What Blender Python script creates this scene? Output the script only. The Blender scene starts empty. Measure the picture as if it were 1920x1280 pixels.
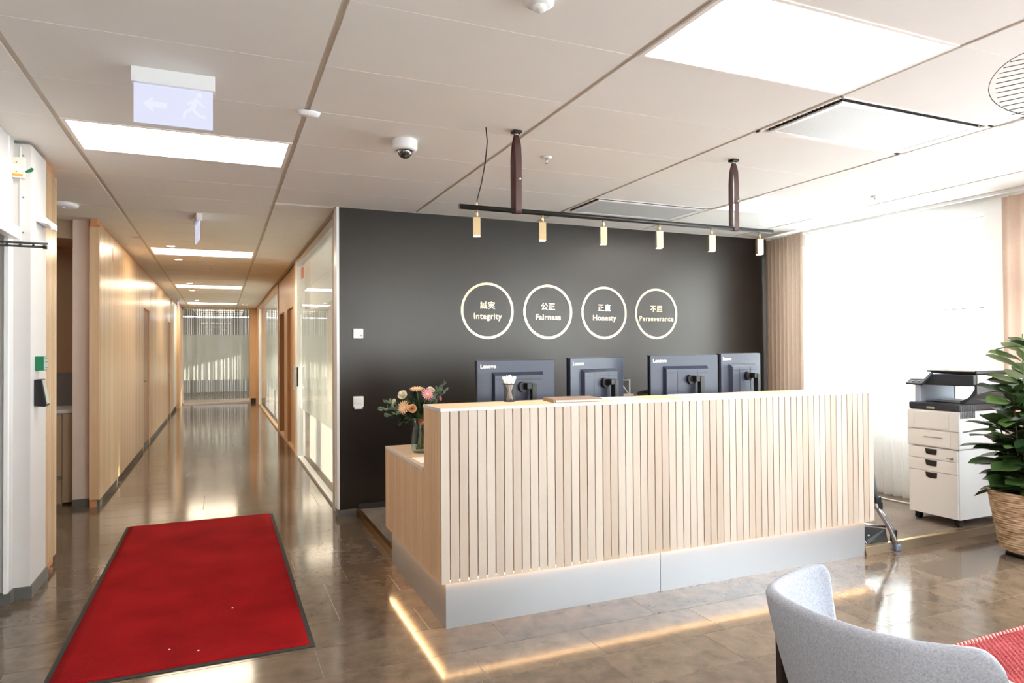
import bpy, math, random
from mathutils import Vector, Matrix, Euler
random.seed(7)
PI = math.pi
S = bpy.context.scene
COL = S.collection

# ------------------------------------------------------------------ camera
def basis(yaw, pitch, roll):
    cy, sy = math.cos(yaw), math.sin(yaw)
    w = Vector((sy*math.cos(pitch), cy*math.cos(pitch), math.sin(pitch)))
    r = Vector((cy, -sy, 0)); u = r.cross(w)
    r2 = math.cos(roll)*r + math.sin(roll)*u
    u2 = -math.sin(roll)*r + math.cos(roll)*u
    return r2, u2, w
cam = bpy.data.cameras.new('camera'); camo = bpy.data.objects.new('camera', cam); COL.objects.link(camo)
r_, u_, w_ = basis(0.406030491, 0.0129260276, -0.0068140745)
M = Matrix((r_, u_, -w_)).transposed().to_4x4(); M.translation = (0, 0, 1.45)
camo.matrix_world = M
cam.sensor_width = 36; cam.lens = 1270.973*36/1920; cam.clip_start = .05; cam.clip_end = 200
S.camera = camo

# ------------------------------------------------------------------ world, daylight, exposure
wd = bpy.data.worlds.new('world'); S.world = wd; wd.use_nodes = True
bg = wd.node_tree.nodes['Background']; bg.inputs[0].default_value = (0.90, 0.94, 1.0, 1); bg.inputs[1].default_value = 12.5
S.view_settings.view_transform = 'Standard'; S.view_settings.look = 'None'
S.view_settings.exposure = 0.62; S.view_settings.gamma = 1.0; S.view_settings.use_curve_mapping = False
cy_ = S.cycles
cy_.use_denoising = True
cy_.max_bounces = 9; cy_.diffuse_bounces = 5; cy_.glossy_bounces = 4; cy_.transmission_bounces = 6; cy_.transparent_max_bounces = 12
cy_.caustics_reflective = False; cy_.caustics_refractive = False
cy_.sample_clamp_indirect = 12.0

def portal(name, loc, rot, sx, sy):
    l = bpy.data.lights.new(name, 'AREA'); l.shape = 'RECTANGLE'; l.size = sx; l.size_y = sy
    l.cycles.is_portal = True
    o = bpy.data.objects.new(name, l); o.location = loc; o.rotation_euler = rot; COL.objects.link(o)
portal('daylight_window_right', (6.12, 1.0, 1.7), (0, PI/2, 0), 1.85, 9.6)
portal('daylight_window_rear', (3.6, -4.12, 1.65), (PI/2, 0, 0), 2.2, 1.7)
portal('daylight_office', (6.12, 13.5, 1.7), (0, PI/2, 0), 1.9, 14)

sun = bpy.data.lights.new('sun', 'SUN'); sun.energy = 8; sun.angle = math.radians(0.6); sun.color = (1, .93, .82)
suno = bpy.data.objects.new('sun', sun); COL.objects.link(suno)
sd = Vector((-1, -0.42, -0.25))
suno.rotation_euler = sd.to_track_quat('-Z', 'Y').to_euler()

# ------------------------------------------------------------------ materials
def lin(c):
    return tuple((v/255/12.92 if v/255 <= .04045 else ((v/255+.055)/1.055)**2.4) for v in c) + (1,)
MATS = {}
def nm(name):
    m = bpy.data.materials.new(name); m.use_nodes = True; MATS[name] = m
    nt = m.node_tree; b = nt.nodes['Principled BSDF']
    return m, nt, b
def mat(name, rgb, rough=.5, metal=0, spec=.5, coat=0, var=0.04, scale=8, bump=0, bscale=200):
    m, nt, b = nm(name)
    b.inputs['Roughness'].default_value = rough; b.inputs['Metallic'].default_value = metal
    b.inputs['Specular IOR Level'].default_value = spec; b.inputs['Coat Weight'].default_value = coat
    tc = nt.nodes.new('ShaderNodeTexCoord'); n = nt.nodes.new('ShaderNodeTexNoise'); n.inputs['Scale'].default_value = scale
    nt.links.new(tc.outputs['Object'], n.inputs['Vector'])
    mr = nt.nodes.new('ShaderNodeMapRange'); mr.inputs[3].default_value = 1-var; mr.inputs[4].default_value = 1+var
    nt.links.new(n.outputs['Fac'], mr.inputs[0])
    mx = nt.nodes.new('ShaderNodeVectorMath'); mx.operation = 'SCALE'
    mx.inputs[0].default_value = lin(rgb)[:3]; nt.links.new(mr.outputs[0], mx.inputs['Scale'])
    nt.links.new(mx.outputs[0], b.inputs['Base Color'])
    if bump:
        n2 = nt.nodes.new('ShaderNodeTexNoise'); n2.inputs['Scale'].default_value = bscale; n2.inputs['Detail'].default_value = 3
        nt.links.new(tc.outputs['Object'], n2.inputs['Vector'])
        bp = nt.nodes.new('ShaderNodeBump'); bp.inputs['Strength'].default_value = bump; bp.inputs['Distance'].default_value = .002
        nt.links.new(n2.outputs['Fac'], bp.inputs['Height']); nt.links.new(bp.outputs[0], b.inputs['Normal'])
    return m
def emis(name, rgb, strength, base=.8):
    m, nt, b = nm(name); b.inputs['Base Color'].default_value = (base, base, base, 1)
    b.inputs['Emission Color'].default_value = lin(rgb); b.inputs['Emission Strength'].default_value = strength
    return m
def wood(name, a, c, rough=.45, gscale=(45, 45, 1.6), rnd=.5, dark=None, axis_swap=None, coat=0):
    m, nt, b = nm(name); N = nt.nodes.new; L = nt.links.new
    b.inputs['Roughness'].default_value = rough; b.inputs['Coat Weight'].default_value = coat; b.inputs['Coat Roughness'].default_value = .25
    tc = N('ShaderNodeTexCoord'); oi = N('ShaderNodeObjectInfo')
    ad = N('ShaderNodeVectorMath'); ad.operation = 'ADD'
    cm = N('ShaderNodeCombineXYZ'); m1 = N('ShaderNodeMath'); m1.operation = 'MULTIPLY'; m1.inputs[1].default_value = 37
    L(oi.outputs['Random'], m1.inputs[0]); L(m1.outputs[0], cm.inputs[0]); L(m1.outputs[0], cm.inputs[2])
    L(tc.outputs['Object'], ad.inputs[0]); L(cm.outputs[0], ad.inputs[1])
    mp = N('ShaderNodeMapping'); mp.inputs['Scale'].default_value = gscale; L(ad.outputs[0], mp.inputs[0])
    n = N('ShaderNodeTexNoise'); n.inputs['Scale'].default_value = 1; n.inputs['Detail'].default_value = 4; n.inputs['Distortion'].default_value = .6
    L(mp.outputs[0], n.inputs['Vector'])
    n2 = N('ShaderNodeTexNoise'); n2.inputs['Scale'].default_value = .25; L(mp.outputs[0], n2.inputs['Vector'])
    mixf = N('ShaderNodeMath'); mixf.operation = 'MULTIPLY_ADD'; mixf.inputs[1].default_value = 1-rnd
    L(n.outputs['Fac'], mixf.inputs[0])
    m2 = N('ShaderNodeMath'); m2.operation = 'MULTIPLY'; m2.inputs[1].default_value = rnd; L(oi.outputs['Random'], m2.inputs[0]); L(m2.outputs[0], mixf.inputs[2])
    cr = N('ShaderNodeValToRGB'); cr.color_ramp.elements[0].position = .2; cr.color_ramp.elements[1].position = .8
    cr.color_ramp.elements[0].color = lin(a); cr.color_ramp.elements[1].color = lin(c)
    L(mixf.outputs[0], cr.inputs[0]); L(cr.outputs[0], b.inputs['Base Color'])
    bp = N('ShaderNodeBump'); bp.inputs['Strength'].default_value = .08; bp.inputs['Distance'].default_value = .001
    L(n.outputs['Fac'], bp.inputs['Height']); L(bp.outputs[0], b.inputs['Normal'])
    return m
def cloth(name, rgb, transl, transp, rough=.9, weave=900):
    m, nt, b = nm(name); N = nt.nodes.new; L = nt.links.new
    nt.nodes.remove(b); out = nt.nodes['Material Output']
    tc = N('ShaderNodeTexCoord'); n = N('ShaderNodeTexNoise'); n.inputs['Scale'].default_value = 30; L(tc.outputs['Object'], n.inputs['Vector'])
    mr = N('ShaderNodeMapRange'); mr.inputs[3].default_value = .95; mr.inputs[4].default_value = 1.04; L(n.outputs['Fac'], mr.inputs[0])
    sc = N('ShaderNodeVectorMath'); sc.operation = 'SCALE'; sc.inputs[0].default_value = lin(rgb)[:3]; L(mr.outputs[0], sc.inputs['Scale'])
    d = N('ShaderNodeBsdfDiffuse'); t = N('ShaderNodeBsdfTranslucent'); L(sc.outputs[0], d.inputs[0]); L(sc.outputs[0], t.inputs[0])
    mx = N('ShaderNodeMixShader'); mx.inputs[0].default_value = transl; L(d.outputs[0], mx.inputs[1]); L(t.outputs[0], mx.inputs[2])
    if transp:
        tr = N('ShaderNodeBsdfTransparent'); m2 = N('ShaderNodeMixShader'); m2.inputs[0].default_value = transp
        L(mx.outputs[0], m2.inputs[1]); L(tr.outputs[0], m2.inputs[2]); mx = m2
    L(mx.outputs[0], out.inputs[0])
    return m
def glass(name, tint=(.94, .97, .96), rough=0.0, ior=1.5, extra=0.0):
    m, nt, b = nm(name); N = nt.nodes.new; L = nt.links.new
    nt.nodes.remove(b); out = nt.nodes['Material Output']
    fr = N('ShaderNodeFresnel'); fr.inputs[0].default_value = ior
    tr = N('ShaderNodeBsdfTransparent'); tr.inputs[0].default_value = tint+(1,)
    g = N('ShaderNodeBsdfGlossy'); g.inputs['Roughness'].default_value = rough
    ge = N('ShaderNodeNewGeometry'); bf = N('ShaderNodeMath'); bf.operation = 'SUBTRACT'; bf.inputs[0].default_value = 1; L(ge.outputs['Backfacing'], bf.inputs[1])
    fm = N('ShaderNodeMath'); fm.operation = 'MULTIPLY'; L(fr.outputs[0], fm.inputs[0]); L(bf.outputs[0], fm.inputs[1]); f = fm.outputs[0]
    if extra:
        a = N('ShaderNodeMath'); a.operation = 'ADD'; a.inputs[1].default_value = extra; L(f, a.inputs[0]); f = a.outputs[0]
    mx = N('ShaderNodeMixShader'); L(f, mx.inputs[0]); L(tr.outputs[0], mx.inputs[1]); L(g.outputs[0], mx.inputs[2])
    L(mx.outputs[0], out.inputs[0])
    return m

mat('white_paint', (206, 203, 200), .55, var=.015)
mat('bright_paint', (246, 246, 245), .5, var=.01)
mat('white_gloss', (240, 240, 239), .3, var=.01)
mat('ceil_panel', (236, 233, 228), .9, var=.02, scale=3, bump=.15, bscale=600)
mat('ceil_rail', (206, 196, 182), .6)
mat('ceil_joint', (242, 237, 230), .6)
mat('dark_slot', (58, 50, 46), .7)
mat('wall_dark', (25, 20, 17), .33, spec=.6, var=.03, scale=2, bump=.05, bscale=90)
MATS['wall_dark'].node_tree.nodes['Principled BSDF'].inputs['Specular Tint'].default_value = (1, .93, .87, 1)
mat('wall_taupe', (166, 142, 116), .7)
mat('pillar_paint', (222, 204, 190), .7)
mat('grey_base', (98, 96, 92), .5, var=.1, scale=20)
mat('dark_base', (48, 43, 38), .6)
mat('slat_back', (204, 146, 100), .7)
wood('ash_slat', (182, 165, 148), (198, 186, 173), .5, rnd=.55)
wood('ash_side_warm_lit', (204, 168, 130), (222, 190, 152), .45, rnd=.5)  # front ash again, with warm corridor light on the side put into its colour
wood('pine_slat', (184, 144, 102), (214, 184, 144), .30, rnd=.55, coat=.5)
wood('oak_top', (205, 170, 135), (232, 203, 172), .4, gscale=(2, 40, 40), rnd=.1)
wood('oak_frame', (206, 168, 128), (228, 196, 158), .4, rnd=.2)
wood('door_wood', (146, 104, 70), (168, 124, 86), .4, rnd=.2)
mat('edge_grey', (205, 205, 206), .4)
mat('steel', (196, 196, 196), .32, metal=1, var=.03, scale=3)
mat('kick_steel', (176, 178, 182), .42, metal=.75, var=.03, scale=3)
mat('brass', (232, 208, 164), .34, metal=1, var=.03)
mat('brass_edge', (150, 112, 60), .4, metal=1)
mat('riser_metal', (138, 120, 100), .45, metal=.7)
mat('gold_foil', (236, 205, 160), .18, metal=1, var=.08, scale=4)
mat('black_metal', (24, 23, 23), .38)
mat('black_plastic', (22, 22, 24), .4)
mat('monitor_back', (40, 47, 68), .38, spec=.6)
mat('bezel', (14, 14, 16), .3)
mat('leather', (70, 32, 24), .45, var=.15, scale=60, bump=.3, bscale=400)
mat('white_plastic', (242, 242, 243), .35, var=.01)
mat('grey_plastic', (120, 120, 122), .4)
mat('charcoal_plastic', (52, 55, 64), .4)
mat('cream_plastic', (226, 222, 208), .4)
mat('orange_label', (222, 170, 70), .5)
mat('green_plastic', (12, 110, 74), .4)
mat('orange_mark', (190, 100, 60), .6)
mat('label_grey', (176, 180, 170), .4)
mat('paper', (246, 243, 240), .7, var=.01)
mat('folder', (132, 112, 98), .55)
mat('lens_smoke', (18, 16, 16), .04, spec=1, coat=1)
mat('felt', (172, 175, 186), .95, var=.45, scale=190, bump=.6, bscale=420)
mat('dark_wood', (44, 30, 24), .35)
mat('rubber', (44, 42, 38), .8, var=.15)
mat('blue_white', (214, 218, 240), .3)
mat('silver', (170, 172, 180), .3, metal=1)
mat('cool_grey', (186, 200, 222), .4)
mat('blue_steel', (128, 138, 160), .35, metal=.6)
mat('cable_white', (232, 226, 214), .5)
mat('petal_peach', (244, 202, 156), .7, var=.12, scale=60)
mat('petal_white', (246, 238, 214), .7, var=.06, scale=60)
mat('petal_pink', (238, 168, 172), .7, var=.15, scale=60)
mat('petal_orange', (240, 120, 80), .7, var=.15, scale=60)
mat('stem_green', (84, 108, 52), .6)
mat('leaf_dark', (34, 56, 30), .5, var=.3, scale=20)
mat('eucalyptus', (112, 132, 112), .6, var=.3, scale=20)
mat('soil', (60, 44, 34), .9)
mat('bark', (96, 70, 58), .8)
mat('snow_ground', (225, 228, 230), .9)
mat('concrete_ext', (215, 215, 212), .9)
mat('wire_grey', (60, 58, 56), .4, metal=.5)
emis('panel_light', (255, 250, 242), 8.5)
emis('far_light', (255, 240, 222), 1.2)
emis('panel_light_warm', (255, 236, 208), 14.0)
emis('downlight', (255, 240, 214), 14.0)
emis('spot_lens', (255, 236, 205), 20.0)
emis('led', (255, 208, 150), 26.0)
emis('sign_glow', (212, 216, 244), .55, .22)
emis('sign_mark', (222, 225, 250), .56, .24)
emis('status_led', (150, 120, 240), 1.2)
cloth('sheer', (252, 250, 247), .65, .42)
cloth('taupe_curtain', (172, 152, 136), .22, 0)
cloth('taupe_light', (188, 164, 148), .25, .0)
cloth('office_curtain', (226, 220, 208), .4, .10)
cloth('thread_curtain', (150, 150, 150), .4, .1)
cloth('frost_film', (232, 232, 226), .75, .45)
glass('glass_pane'); glass('vase_glass', (.90, .94, .93), extra=.02); glass('water', (.86, .92, .90), ior=1.2)

def stone():
    m, nt, b = nm('floor_stone'); N = nt.nodes.new; L = nt.links.new
    tc = N('ShaderNodeTexCoord'); ge = N('ShaderNodeNewGeometry'); oi = N('ShaderNodeObjectInfo')
    ad = N('ShaderNodeVectorMath'); ad.operation = 'MULTIPLY_ADD'
    L(oi.outputs['Random'], ad.inputs[0]); ad.inputs[1].default_value = (31, 17, 5); L(ge.outputs['Position'], ad.inputs[2])
    n = N('ShaderNodeTexNoise'); n.inputs['Scale'].default_value = 9; n.inputs['Detail'].default_value = 8; n.inputs['Roughness'].default_value = .6; n.inputs['Distortion'].default_value = .3
    L(ad.outputs[0], n.inputs['Vector'])
    cr = N('ShaderNodeValToRGB'); e = cr.color_ramp.elements
    e[0].position = .3; e[0].color = lin((86, 73, 61)); e[1].position = .72; e[1].color = lin((118, 101, 85))
    L(n.outputs['Fac'], cr.inputs[0])
    # light veins
    n2 = N('ShaderNodeTexNoise'); n2.inputs['Scale'].default_value = 3.5; n2.inputs['Detail'].default_value = 6; n2.inputs['Distortion'].default_value = 1.6
    L(ad.outputs[0], n2.inputs['Vector'])
    a1 = N('ShaderNodeMath'); a1.operation = 'SUBTRACT'; a1.inputs[1].default_value = .5; L(n2.outputs['Fac'], a1.inputs[0])
    a2 = N('ShaderNodeMath'); a2.operation = 'ABSOLUTE'; L(a1.outputs[0], a2.inputs[0])
    mr = N('ShaderNodeMapRange'); mr.inputs[1].default_value = 0; mr.inputs[2].default_value = .008; mr.inputs[3].default_value = .15; mr.inputs[4].default_value = 0; L(a2.outputs[0], mr.inputs[0])
    mx = N('ShaderNodeMix'); mx.data_type = 'RGBA'; L(mr.outputs[0], mx.inputs[0]); L(cr.outputs[0], mx.inputs[6]); mx.inputs[7].default_value = lin((158, 140, 122))
    hs = N('ShaderNodeHueSaturation'); m1 = N('ShaderNodeMapRange'); m1.inputs[3].default_value = .86; m1.inputs[4].default_value = 1.12
    L(oi.outputs['Random'], m1.inputs[0]); L(m1.outputs[0], hs.inputs['Value']); L(mx.outputs[2], hs.inputs['Color']); L(hs.outputs[0], b.inputs['Base Color'])
    r = N('ShaderNodeMapRange'); r.inputs[3].default_value = .11; r.inputs[4].default_value = .12; L(n.outputs['Fac'], r.inputs[0]); L(r.outputs[0], b.inputs['Roughness'])
    b.inputs['Specular IOR Level'].default_value = .6
stone()
mat('grout', (150, 134, 118), .5)
def carpet(name, a, c, sc=260, b_=.6):
    m, nt, b = nm(name); N = nt.nodes.new; L = nt.links.new
    b.inputs['Roughness'].default_value = 1; b.inputs['Specular IOR Level'].default_value = .1
    ge = N('ShaderNodeNewGeometry'); n = N('ShaderNodeTexNoise'); n.inputs['Scale'].default_value = sc; n.inputs['Detail'].default_value = 2
    L(ge.outputs['Position'], n.inputs['Vector'])
    n3 = N('ShaderNodeTexNoise'); n3.inputs['Scale'].default_value = 3; n3.inputs['Detail'].default_value = 3; L(ge.outputs['Position'], n3.inputs['Vector'])
    ad = N('ShaderNodeMath'); ad.operation = 'MULTIPLY_ADD'; ad.inputs[1].default_value = .45; L(n3.outputs['Fac'], ad.inputs[0])
    mu = N('ShaderNodeMath'); mu.operation = 'MULTIPLY'; mu.inputs[1].default_value = .55; L(n.outputs['Fac'], mu.inputs[0]); L(mu.outputs[0], ad.inputs[2])
    cr = N('ShaderNodeValToRGB'); cr.color_ramp.elements[0].position = .36; cr.color_ramp.elements[1].position = .64
    cr.color_ramp.elements[0].color = lin(a); cr.color_ramp.elements[1].color = lin(c)
    L(ad.outputs[0], cr.inputs[0]); L(cr.outputs[0], b.inputs['Base Color'])
    bp = N('ShaderNodeBump'); bp.inputs['Strength'].default_value = b_; bp.inputs['Distance'].default_value = .004
    L(n.outputs['Fac'], bp.inputs['Height']); L(bp.outputs[0], b.inputs['Normal'])
carpet('red_carpet', (124, 11, 15), (160, 22, 25))
carpet('grey_carpet', (104, 92, 82), (142, 128, 116), 160)
carpet('red_yarn', (140, 56, 60), (176, 88, 90), 120)
mat('pale_yarn', (206, 158, 150), .9)
def leafmat():
    m, nt, b = nm('plant_leaf'); N = nt.nodes.new; L = nt.links.new
    oi = N('ShaderNodeObjectInfo'); cr = N('ShaderNodeValToRGB')
    cr.color_ramp.elements[0].color = lin((34, 58, 28)); cr.color_ramp.elements[1].color = lin((74, 100, 50))
    L(oi.outputs['Random'], cr.inputs[0]); L(cr.outputs[0], b.inputs['Base Color']); b.inputs['Roughness'].default_value = .38
leafmat()
def basketmat():
    m, nt, b = nm('seagrass'); N = nt.nodes.new; L = nt.links.new
    tc = N('ShaderNodeTexCoord'); mp = N('ShaderNodeMapping'); mp.inputs['Scale'].default_value = (14, 14, 90); L(tc.outputs['Object'], mp.inputs[0])
    n = N('ShaderNodeTexNoise'); n.inputs['Scale'].default_value = 1; n.inputs['Detail'].default_value = 4; L(mp.outputs[0], n.inputs['Vector'])
    cr = N('ShaderNodeValToRGB'); cr.color_ramp.elements[0].position = .35; cr.color_ramp.elements[1].position = .65
    cr.color_ramp.elements[0].color = lin((136, 100, 72)); cr.color_ramp.elements[1].color = lin((220, 194, 162))
    L(n.outputs['Fac'], cr.inputs[0]); L(cr.outputs[0], b.inputs['Base Color']); b.inputs['Roughness'].default_value = .7
basketmat()
def perf():
    m, nt, b = nm('perforated_white'); N = nt.nodes.new; L = nt.links.new
    tc = N('ShaderNodeTexCoord'); v = N('ShaderNodeTexVoronoi'); v.inputs['Scale'].default_value = 160; v.inputs['Randomness'].default_value = 0
    L(tc.outputs['Object'], v.inputs['Vector'])
    cr = N('ShaderNodeValToRGB'); cr.color_ramp.elements[0].position = .25; cr.color_ramp.elements[1].position = .35
    cr.color_ramp.elements[0].color = lin((150, 150, 150)); cr.color_ramp.elements[1].color = lin((226, 228, 228))
    L(v.outputs['Distance'], cr.inputs[0]); L(cr.outputs[0], b.inputs['Base Color']); b.inputs['Roughness'].default_value = .5
perf()

# ------------------------------------------------------------------ geometry helpers
class MB:
    def __init__(s, o=(0, 0, 0)):
        s.o = Vector(o); s.v = []; s.f = []; s.sm = []
    def add(s, vs, fs, smooth=False):
        k = len(s.v); s.v += [Vector(p)-s.o for p in vs]
        for f in fs: s.f.append([i+k for i in f]); s.sm.append(smooth)
        return s
    def box(s, x0, x1, y0, y1, z0, z1):
        vs = [(x, y, z) for z in (z0, z1) for y in (y0, y1) for x in (x0, x1)]
        return s.add(vs, [(0, 2, 3, 1), (4, 5, 7, 6), (0, 1, 5, 4), (1, 3, 7, 5), (3, 2, 6, 7), (2, 0, 4, 6)])
    def prism(s, poly, ax, a, b):
        """poly in the two other axes (order kept), extruded along ax from a to b"""
        def P(p, t):
            q = list(p); q.insert(ax, t); return tuple(q)
        n = len(poly); vs = [P(p, a) for p in poly]+[P(p, b) for p in poly]
        fs = [tuple(range(n))[::-1], tuple(range(n, 2*n))]+[(i, (i+1) % n, n+(i+1) % n, n+i) for i in range(n)]
        return s.add(vs, fs)
    def cyl(s, p0, p1, r0, r1=None, n=16, smooth=True, caps=True, rot=0):
        p0, p1 = Vector(p0), Vector(p1); r1 = r0 if r1 is None else r1
        d = (p1-p0).normalized(); a = d.orthogonal().normalized() if abs(d.z) < .99 else Vector((1, 0, 0)); b = d.cross(a)
        vs = []
        for p, r in ((p0, r0), (p1, r1)):
            for i in range(n):
                t = 2*PI*i/n+rot; vs.append(p+(a*math.cos(t)+b*math.sin(t))*r)
        s.add(vs, [(i, (i+1) % n, n+(i+1) % n, n+i) for i in range(n)], smooth)
        if caps:
            k = len(s.v)-2*n; s.f.append([k+i for i in range(n)][::-1]); s.f.append([k+n+i for i in range(n)]); s.sm += [False, False]
        return s
    def tube(s, pts, r, n=8, closed=False, rf=None):
        pts = [Vector(p) for p in pts]; m = len(pts); vs = []; prev = None
        for i, p in enumerate(pts):
            d = (pts[(i+1) % m]-pts[i-1]) if closed else (pts[min(i+1, m-1)]-pts[max(i-1, 0)])
            d.normalize()
            if prev is None: a = d.orthogonal().normalized()
            else:
                a = prev-d*prev.dot(d); a = a.normalized() if a.length > 1e-6 else d.orthogonal().normalized()
            prev = a; b = d.cross(a); rr = rf(i/(m-1)) if rf else r
            vs += [p+(a*math.cos(2*PI*j/n)+b*math.sin(2*PI*j/n))*rr for j in range(n)]
        fs = []
        for i in range(m if closed else m-1):
            for j in range(n):
                a0 = i*n; b0 = ((i+1) % m)*n
                fs.append((a0+j, a0+(j+1) % n, b0+(j+1) % n, b0+j))
        s.add(vs, fs, True)
        if not closed:
            k = len(s.v)-m*n; s.f.append([k+j for j in range(n)][::-1]); s.f.append([k+(m-1)*n+j for j in range(n)]); s.sm += [False, False]
        return s
    def lathe(s, prof, c, n=24, smooth=True, wob=None):
        vs = []; c = Vector(c)
        for (r, z) in prof:
            for i in range(n):
                t = 2*PI*i/n; rr = r*(wob(t, z) if wob else 1)
                vs.append(c+Vector((rr*math.cos(t), rr*math.sin(t), z)))
        fs = [(k*n+i, k*n+(i+1) % n, (k+1)*n+(i+1) % n, (k+1)*n+i) for k in range(len(prof)-1) for i in range(n)]
        return s.add(vs, fs, smooth)
    def grid(s, fn, nu, nv, smooth=True):
        vs = [fn(i/nu, j/nv) for i in range(nu+1) for j in range(nv+1)]
        return s.add(vs, [(i*(nv+1)+j, (i+1)*(nv+1)+j, (i+1)*(nv+1)+j+1, i*(nv+1)+j+1) for i in range(nu) for j in range(nv)], smooth)
    def build(s, name, m, parent=None, bevel=0, kind=None, seg=2):
        me = bpy.data.meshes.new(name); me.from_pydata([tuple(v) for v in s.v], [], s.f)
        me.polygons.foreach_set('use_smooth', s.sm)
        me.update()
        me.materials.append(MATS[m] if isinstance(m, str) else m)
        o = bpy.data.objects.new(name, me); COL.objects.link(o)
        if parent: o.parent = parent
        else: o.location = s.o
        if bevel:
            b = o.modifiers.new('bevel', 'BEVEL'); b.width = bevel; b.segments = seg; b.limit_method = 'ANGLE'; b.angle_limit = .7
        if kind: o['kind'] = kind
        return o
def tag(o, label, cat, group=None, kind=None):
    o['label'] = label; o['category'] = cat
    if group: o['group'] = group
    if kind: o['kind'] = kind
    return o
def thing(name, label, cat, loc=(0, 0, 0), rz=0, group=None, kind=None):
    o = bpy.data.objects.new(name, None); COL.objects.link(o); o.location = loc; o.rotation_euler = (0, 0, rz)
    o.empty_display_size = .1
    return tag(o, label, cat, group, kind)
def inst(src, parent, loc, rot=(0, 0, 0), sc=(1, 1, 1), name=None):
    o = src.copy(); COL.objects.link(o); o.parent = parent; o.location = loc; o.rotation_euler = rot; o.scale = sc
    return o
def struct(name, label, cat): return thing(name, label, cat, kind='structure')
def text_mesh(txt, size, depth, name, m, parent, loc, rot, bold=0.0, sx=1):
    cu = bpy.data.curves.new(name, 'FONT'); cu.body = txt; cu.size = size; cu.extrude = depth; cu.offset = bold
    cu.align_x = 'CENTER'; cu.align_y = 'CENTER'; cu.resolution_u = 3; cu.space_character = 1.07
    tmp = bpy.data.objects.new('tmp', cu); COL.objects.link(tmp)
    dg = bpy.context.evaluated_depsgraph_get(); dg.update()
    me = bpy.data.meshes.new_from_object(tmp.evaluated_get(dg)); bpy.data.objects.remove(tmp); me.name = name
    me.materials.clear(); me.materials.append(MATS[m])
    o = bpy.data.objects.new(name, me); COL.objects.link(o); o.parent = parent; o.location = loc; o.rotation_euler = rot; o.scale = (sx, 1, 1)
    return o

H = 2.72          # ceiling height
XR = 6.0          # window wall
YB = 6.07         # dark wall
YE = 20.9         # end of corridor

# ------------------------------------------------------------------ floor: stone tiles
fl = struct('floor', 'polished brown-grey stone tile floor through lobby and corridor', 'floor')
MB().box(-2.7, 6.1, -4.1, 27, -.1, -.0012).build('grout_bed', 'grout', fl)
rowh = .3145; y0 = 2.490-rowh*21
known = {2: [1.69, 2.405, 3.3, 4.2], 3: [1.32, 2.19, 3.05, 4.6], 4: [1.0, 2.0, 2.9, 3.8], 5: [.59], 6: [.595, .999], 7: [.745], 8: [.45, .745]}
rng = random.Random(5)
far = MB(); rear = MB(); unit = {}
tile_n = 0
def tile(x0, x1, ya, yb):
    global tile_n
    w = round(x1-x0, 3)
    if ya < 1.2 and not (ya > -1 and x1 > 6.5): rear.box(x0, x1, ya, yb, -.012, 0); return
    if ya > 13.0 or tile_n >= 290 or x0 > 4.6 and ya > 3.5 or x1 < -1.15 and ya > 4.4 and ya < 5.8: far.box(x0, x1, ya, yb, -.012, 0); return
    key = w
    if key not in unit:
        o = MB().box(-w/2, w/2, -(yb-ya)/2, (yb-ya)/2, -.012, 0).build('stone_tile', 'floor_stone', fl, bevel=0)
        unit[key] = o; o.location = ((x0+x1)/2, (ya+yb)/2, 0)
    else: inst(unit[key], fl, ((x0+x1)/2, (ya+yb)/2, 0))
    tile_n += 1
g = .0035
for k in range(0, 90):
    ya = y0+k*rowh+g/2; yb = ya+rowh-g
    if ya > 27: break
    hidden_right = ya > YB-.1
    xl = -2.6 if (ya < 8.6) else -1.12; xr = 6.0 if not hidden_right else 1.0
    kk = k-20
    cuts = list(known.get(kk, []))
    if not cuts: cuts = []
    x = cuts[-1] if cuts else xl+rng.choice([.3, .45, .6, .75])
    if not cuts: cuts.append(x)
    while x < xr: x += rng.choice([.7, .85, .9, 1.0, .6]); cuts.append(x)
    x = cuts[0]
    while x > xl: x -= rng.choice([.85, .9, 1.0, .6]); cuts.insert(0, x)
    cuts = [round(min(max(c, xl), xr), 2) for c in cuts]; cuts = sorted(set(cuts))
    for a, b in zip(cuts, cuts[1:]):
        if b-a < .02: continue
        tile(a+g/2, b-g/2, ya, yb)
far.build('far_stone_tiles', 'floor_stone', fl, kind='stuff'); rear.build('rear_stone_tiles', 'floor_stone', fl, kind='stuff')
MB().box(1.0, 6.0, 6.2, 20.9, -.003, .01).build('office_carpet', 'grey_carpet', fl)
MB().box(-2.6, 6.0, 21.0, 27, -.003, .01).build('far_room_carpet', 'grey_carpet', fl)

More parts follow.
